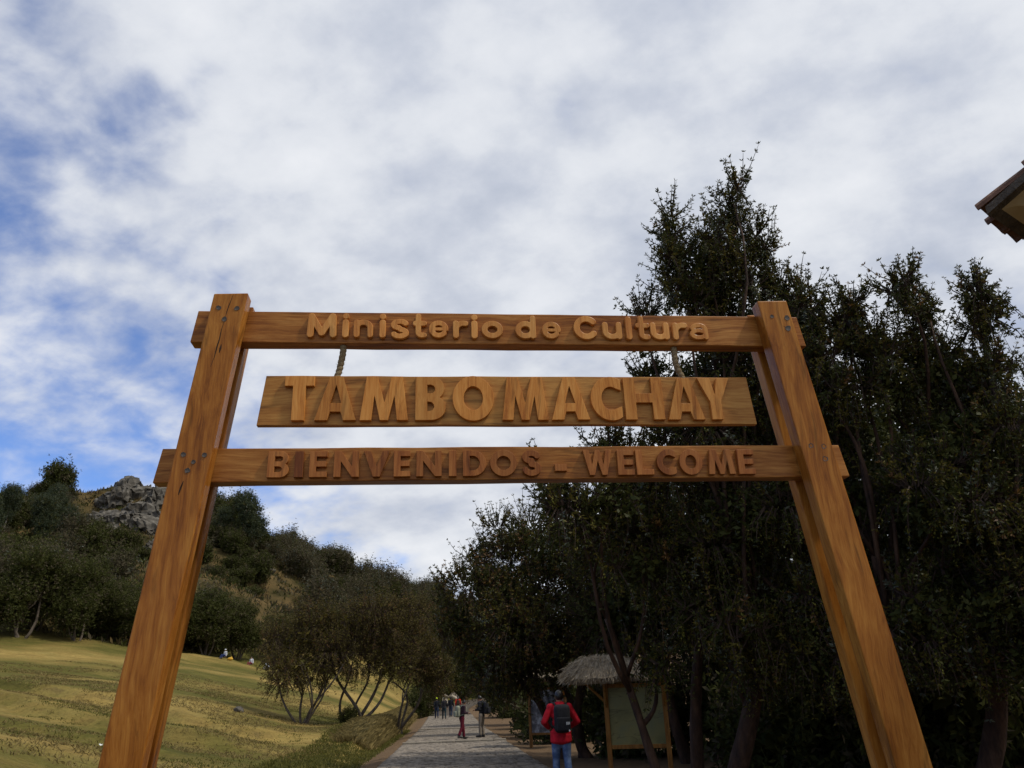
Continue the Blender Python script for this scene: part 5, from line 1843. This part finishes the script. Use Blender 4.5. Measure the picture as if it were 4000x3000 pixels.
RED = fabric('red_jacket', (0.42, 0.012, 0.022))
JEANS = noise_mat('faded_jeans', [(0.025, 0.045, 0.10), (0.06, 0.10, 0.20), (0.20, 0.27, 0.40)], scale=5, detail=5, rough=0.85, bump=0.4)
PATH_FACE = math.atan(0.0885)
# man in red, back to the camera
L0 = (0.72, 17.3, gz(0.72, 17.3))
person('person in red jacket and faded jeans with black rucksack, back turned, beside the thatched board', L0, PATH_FACE + .05, 1.74, RED, JEANS, pose='walk', arms='behind', vox=0.017, long_top=True, stride=0.05)
backpack('black rucksack on the back of the person in the red jacket', None, 1.74, PATH_FACE + .05, L0, BLACKFAB, marks=True)
# couple standing on the path
L1 = (-2.82, 39.1, float(path_z(39)) + .035)
person('person in dark red trousers looking down, standing on the path with pale rucksack', L1, -1.15, 1.64, fabric('dark_plum_top', (0.035, 0.018, 0.025)), fabric('maroon_trousers', (0.11, 0.012, 0.022)), pose='walk', arms='hold', head_down=.55, hair='bushy', lean=.10, stride=.12)
backpack('pale grey-green rucksack of the person in dark red trousers', None, 1.64, -1.15, L1, fabric('pale_rucksack', (0.22, 0.23, 0.17)), size=1.0, lean=.10)
L2 = (-1.97, 40.2, float(path_z(40)) + .035)
person('person in black jacket and beige trousers facing left on the path', L2, 1.25, 1.80, BLACKFAB, fabric('beige_trousers', (0.20, 0.165, 0.125)), pose='stand', arms='hold', head_down=.45, lean=.06)
backpack('black rucksack of the person in beige trousers', None, 1.80, 1.25, L2, BLACKFAB, lean=.06)
# walkers farther along
NAVY = fabric('navy_trousers', (0.02, 0.03, 0.055))
DARKTOP = fabric('dark_jacket', (0.012, 0.014, 0.018))
LIME = fabric('lime_hat', (0.55, 0.75, 0.03))
def pz(y):
    return float(path_z(y)) + .035
person('far walker with a bright lime green hat, leftmost on the path', (-7.85, 77.5, pz(77.5)), PATH_FACE, 1.72, DARKTOP, NAVY, hat=(LIME, False), pose='walk', vox=.03)
person('far walker in black, nearest of the distant group on the path', (-6.95, 75.0, pz(75)), PATH_FACE, 1.76, BLACKFAB, fabric('dark_teal_trousers', (0.015, 0.03, 0.035)), pose='walk', vox=.03)
person('far walker in a brimmed black hat, half hidden behind the one in black', (-6.75, 79.5, pz(79.5)), PATH_FACE - .2, 1.72, DARKTOP, NAVY, hat=(BLACKFAB, True), pose='walk', vox=.03)
L3 = (-6.3, 82.5, pz(82.5))
person('far walker in a red jacket on the path', L3, PATH_FACE, 1.72, fabric('orange_red_jacket', (0.45, 0.035, 0.02)), NAVY, pose='walk', hair='long', vox=.03)
backpack('dark rucksack of the far walker in red', None, 1.72, PATH_FACE, L3, fabric('brown_rucksack', (0.04, 0.03, 0.02)), size=.95)
# three sitting at the meadow's upper edge
WHITE = fabric('white_shirt', (0.62, 0.64, 0.68))
def sitter(label, x, y, face, top, legs, hat=None):
    person(label, (x, y, gz(x, y) + .02), face, 1.45, top, legs, pose='sit', arms='down', vox=.035, hat=hat, group='people sitting at the edge of the meadow')
sitter('person in pale top and blue skirt sitting at the upper meadow edge, leftmost', -30.0, 84.6, 2.6, WHITE, fabric('blue_skirt', (0.02, 0.035, 0.12)), hat=(WHITE, True))
sitter('person in white top and red skirt sitting at the upper meadow edge, middle', -27.6, 85.6, 2.8, WHITE, fabric('red_skirt', (0.16, 0.03, 0.04)))
sitter('person in white sitting at the upper meadow edge beside the shrubs, rightmost', -26.4, 87.0, 3.0, WHITE, WHITE)
mb = MB()
mb.ball((0, 0, .16), (.30, .20, .17)); mb.ball((.1, .02, .3), (.10, .09, .09))
o = mb.build('carrying_cloth', fabric('yellow_cloth', (0.55, 0.33, 0.05)), None, smooth=True)
o.location = (-29.35, 84.3, gz(-29.35, 84.3))
tag(o, 'yellow bundle of cloth on the grass beside the person in the blue skirt', 'bundle')

# ------------------------------------------------------------------ thatched information boards
TIMBER = wood_mat('yellow_stained_timber', 'Z', (0.34, 0.16, 0.035), (0.26, 0.11, 0.022), (0.14, 0.055, 0.012), rough=0.5)
THATCH = leaf_mat('thatch_straw', (0.20, 0.16, 0.11), (0.44, 0.37, 0.27), rough=0.9, spec=0.1, trans=0.1)
THATCH_CORE = noise_mat('thatch_core', [(0.16, 0.125, 0.085), (0.34, 0.28, 0.20)], scale=14, rough=0.95, bump=0.8, stretch=(1, 1, .3))


def panel_mat(name, cols, scale, lines):
    """weathered map print: flat tints with thin contour-like lines"""
    m, t, b = new_mat(name, 0.5, 0.3)
    L = t.links.new
    tc = N(t, 'ShaderNodeTexCoord')
    n = N(t, 'ShaderNodeTexNoise', i_Scale=scale, i_Detail=4.0)
    L(tc.outputs['Object'], n.inputs['Vector'])
    r = ramp(t, [(0.3, cols[0]), (0.5, cols[1]), (0.68, cols[2])])
    L(n.outputs['Fac'], r.inputs[0])
    w = N(t, 'ShaderNodeTexNoise', i_Scale=scale * .8, i_Detail=2.0, i_Distortion=1.2)
    mp = N(t, 'ShaderNodeMapping'); mp.inputs['Scale'].default_value = (.5, 1, 1.6); mp.inputs['Location'].default_value = (3, 1, 2)
    L(tc.outputs['Object'], mp.inputs['Vector']); L(mp.outputs[0], w.inputs['Vector'])
    rr = ramp(t, [(0.485, 1.0), (0.5, lines), (0.515, 1.0)])
    L(w.outputs['Fac'], rr.inputs[0])
    mu = N(t, 'ShaderNodeMix', data_type='RGBA', blend_type='MULTIPLY'); mu.inputs[0].default_value = 1
    L(r.outputs[0], mu.inputs[6]); L(rr.outputs[0], mu.inputs[7])
    L(mu.outputs[2], b.inputs['Base Color'])
    return m


PANEL = panel_mat('faded_map_print', [(0.12, 0.11, 0.035), (0.20, 0.175, 0.06), (0.16, 0.155, 0.07)], 2.2, 0.6)
POSTER = panel_mat('photo_poster_print', [(0.03, 0.028, 0.028), (0.12, 0.105, 0.10), (0.40, 0.39, 0.38)], 4.5, 0.6)


def thatch_roof(parent, L_, W_, z0, h, seed, yc=0.0, xc=0.0):
    """rounded gable of straw: lumpy core plus combed straws hanging over the eaves"""
    R = np.random.default_rng(seed)
    nx, ny = 26, 22
    V = []
    for i in range(nx + 1):
        fx = i / nx * 2 - 1
        for j in range(ny + 1):
            fy = j / ny * 2 - 1
            e = (1 - abs(fx) ** 2.2) ** .6 if abs(fx) < 1 else 0
            zz = z0 + h * (1 - abs(fy) ** 1.7) * (0.12 + 0.88 * e) + (fbm(np.array(fx * 4.0 + seed), np.array(fy * 3.0), 2) - .5) * .10
            V.append((xc + fx * L_ / 2, yc + fy * W_ / 2, float(zz)))
    F = [(i * (ny + 1) + j, (i + 1) * (ny + 1) + j, (i + 1) * (ny + 1) + j + 1, i * (ny + 1) + j + 1) for i in range(nx) for j in range(ny)]
    mb = MB(); mb.add(V, F)
    me = evaluated(mb.mesh('thatch'), [('SOLIDIFY', dict(thickness=0.16, offset=1.0))])
    roof = link('thatch_roof', me, parent, [THATCH_CORE])
    n = 8000
    idx = R.integers(0, len(V), n)
    P = np.array(V)[idx] + R.normal(size=(n, 3)) * 0.03
    out = P - np.array([xc, yc, z0])
    D = np.stack([out[:, 0] * .5 / L_ * 2 + R.normal(size=n) * .15, np.sign(out[:, 1]) * .75 + R.normal(size=n) * .15, -0.55 + R.normal(size=n) * .2], 1)
    D = unit(D)
    ln = R.uniform(.14, .30, size=n)
    V2, F2 = leaf_quads(P + np.array([0, 0, .165]), D, ln, np.full(n, .012), R)
    o = link('straw', np_mesh('straw', V2, F2), roof, [THATCH])
    tag(o, kind='stuff')
    return roof


def info_board(label, x, y, rz, w, pz0, pz1, roofw, roofl, panel, seed, ph, xc=0.0):
    t = empty('information_board', (x, y, gz(x, y)), rz)
    tag(t, label, 'notice board', 'thatched notice boards beside the path')
    mats = TIMBER
    for sx in (-1, 1):
        mb = MB(); mb.box((sx * (w / 2 + .045), 0, ph / 2 - .2), (.095, .095, ph + .4))
        mb.build('post', mats, t, bevel=.008)
        for sy in (-1, 1):
            mb = MB(); mb.tube([(sx * (w / 2 + .045), 0, ph - .62), (sx * (w / 2 + .045), sy * roofw * .40, ph + .02)], [.032, .032], 6)
            mb.build('brace', mats, t)
    for z, nm in ((pz0, 'bottom_rail'), (pz1, 'top_rail')):
        mb = MB(); mb.box((0, 0, z), (w - .003, .07, .075)); mb.build(nm, mats, t, bevel=.006)
    mb = MB(); mb.tube([(-roofl * .46 + xc, 0, ph + .03), (roofl * .46 + xc, 0, ph + .03)], [.045, .045], 8); mb.build('ridge_pole', mats, t)
    for sx in (-1, 1):
        if sx > 0 and xc < 0:
            continue
        mb = MB(); mb.tube([(sx * (w / 2 + .045), 0, ph - .5), (sx * (w / 2 + .045) + sx * .5, 0, ph - .02)], [.03, .03], 6); mb.build('side_brace', mats, t)
    mb = MB(); mb.box((0, .0, (pz0 + pz1) / 2), (w - .004, .025, pz1 - pz0 - .078))
    mb.build('panel', panel, t)
    thatch_roof(t, roofl, roofw, ph - .12, .40, seed, 0, xc)
    return t


info_board('thatched notice board with a faded greenish map panel right of the person in red', 2.30, 17.7, -0.15, 1.10, 0.62, 1.78, 1.05, 1.50, PANEL, 3, 1.96, xc=-.62)
info_board('farther thatched notice board with a photo poster, left of the person in red', 0.85, 31.0, -0.35, 1.25, 0.45, 1.95, 1.5, 2.5, POSTER, 8, 2.3)

# ------------------------------------------------------------------ tiled building corner at the right
PLASTER = noise_mat('cream_plaster', [(0.42, 0.34, 0.20), (0.52, 0.43, 0.27)], scale=3, rough=0.9, bump=0.3, bscale=12)
CLAY = noise_mat('weathered_clay_tile', [(0.07, 0.04, 0.028), (0.17, 0.085, 0.052), (0.24, 0.14, 0.09)], scale=8, rough=0.9, bump=0.5, obj_var=0.2)
MUD = noise_mat('mud_bedding', [(0.05, 0.04, 0.03), (0.12, 0.095, 0.07)], scale=12, rough=0.95, bump=0.8)
BA = math.radians(37)
tile_house = empty('tiled_house', (3.10, 4.4, -0.06), BA)
tag(tile_house, 'cream plastered house with weathered clay roof tiles, its eave corner at the right edge', 'house')
# local x runs along the eave, local y is outward-left of it; the roof climbs towards -y
SL = math.radians(22)
EZ = 4.41


def rp(u, v, h):
    """point on the roof: u along the eave, v up the slope, h above the slab"""
    return Vector((u, -v * math.cos(SL) + h * math.sin(SL) * 0 - 0.0, EZ + v * math.sin(SL) + h))


LEN, RUN = 4.6, 3.6
mb = MB(); mb.prism([(0.42, -0.42, -0.3), (LEN, -0.42, -0.3), (LEN, -RUN * .96, -0.3), (0.42, -RUN * .96, -0.3)],
                    [tuple(rp(0.42, .45, -.10)), tuple(rp(LEN, .45, -.10)), tuple(rp(LEN, RUN, -.10)), tuple(rp(.42, RUN, -.10))])
mb.build('wall', PLASTER, tile_house)
# coved plaster soffit under the overhang
mb = MB()
n = 12
V, F = [], []
prof = []
for i in range(n + 1):
    f = i / n
    prof.append((0.07 + (0.425 - 0.07) * f, -0.035 - 0.42 * (f ** 2.2)))
for i, (d, h) in enumerate(prof):
    V += [tuple(rp(d, d, h)), tuple(rp(LEN, d, h))]
for i in range(n):
    F.append((2 * i, 2 * i + 1, 2 * i + 3, 2 * i + 2))
V2 = []
o0 = len(V)
for i, (d, h) in enumerate(prof):
    V += [tuple(rp(d, d, h)), tuple(rp(d, RUN, h))]
for i in range(n):
    F.append((o0 + 2 * i, o0 + 2 * i + 2, o0 + 2 * i + 3, o0 + 2 * i + 1))
mb.add(V, F)
mb.build('soffit', PLASTER, tile_house, smooth=True)
mb = MB()
mb.prism([tuple(rp(0.0, 0, -.035)), tuple(rp(LEN, 0, -.035)), tuple(rp(LEN, RUN, -.035)), tuple(rp(0.0, RUN, -.035))],
         [tuple(rp(0.0, 0, .02)), tuple(rp(LEN, 0, .02)), tuple(rp(LEN, RUN, .02)), tuple(rp(0.0, RUN, .02))])
roof = mb.build('roof', MUD, tile_house)


def tile_mesh(seed):
    random.seed(seed)
    n, m = 9, 3
    V, F = [], []
    for l, off in ((0, 0.0), (1, 0.016)):
        for j in range(m + 1):
            fj = j / m
            r = 0.105 - 0.018 * fj - off
            for i in range(n + 1):
                a = math.pi * i / n
                V.append((math.cos(a) * r, -fj * 0.46, math.sin(a) * r * .9 + fj * 0.0 + random.uniform(-.002, .002)))
    def I(l, j, i):
        return l * (m + 1) * (n + 1) + j * (n + 1) + i
    for j in range(m):
        for i in range(n):
            F.append((I(0, j, i), I(0, j, i + 1), I(0, j + 1, i + 1), I(0, j + 1, i)))
            F.append((I(1, j, i + 1), I(1, j, i), I(1, j + 1, i), I(1, j + 1, i + 1)))
    for j in (0, m):
        for i in range(n):
            F.append((I(0, j, i), I(1, j, i), I(1, j, i + 1), I(0, j, i + 1)))
    for i in (0, n):
        for j in range(m):
            F.append((I(0, j, i), I(0, j + 1, i), I(1, j + 1, i), I(1, j, i)))
    me = bpy.data.meshes.new('roof_tile')
    me.from_pydata(V, [], F)
    me.materials.append(CLAY)
    return me


TILES = [tile_mesh(i) for i in range(4)]
for c in range(12):
    for r in range(7):
        u = 0.10 + c * 0.215
        v = -0.07 + r * 0.37
        o = bpy.data.objects.new('roof_tile', TILES[(c * 3 + r) % 4])
        C.objects.link(o)
        o.parent = roof
        o.location = rp(u + random.uniform(-.012, .012), v + random.uniform(-.02, .02), 0.035 + random.uniform(0, .01))
        o.rotation_euler = (-SL + 0.055, random.uniform(-.05, .05), random.uniform(-.04, .04))
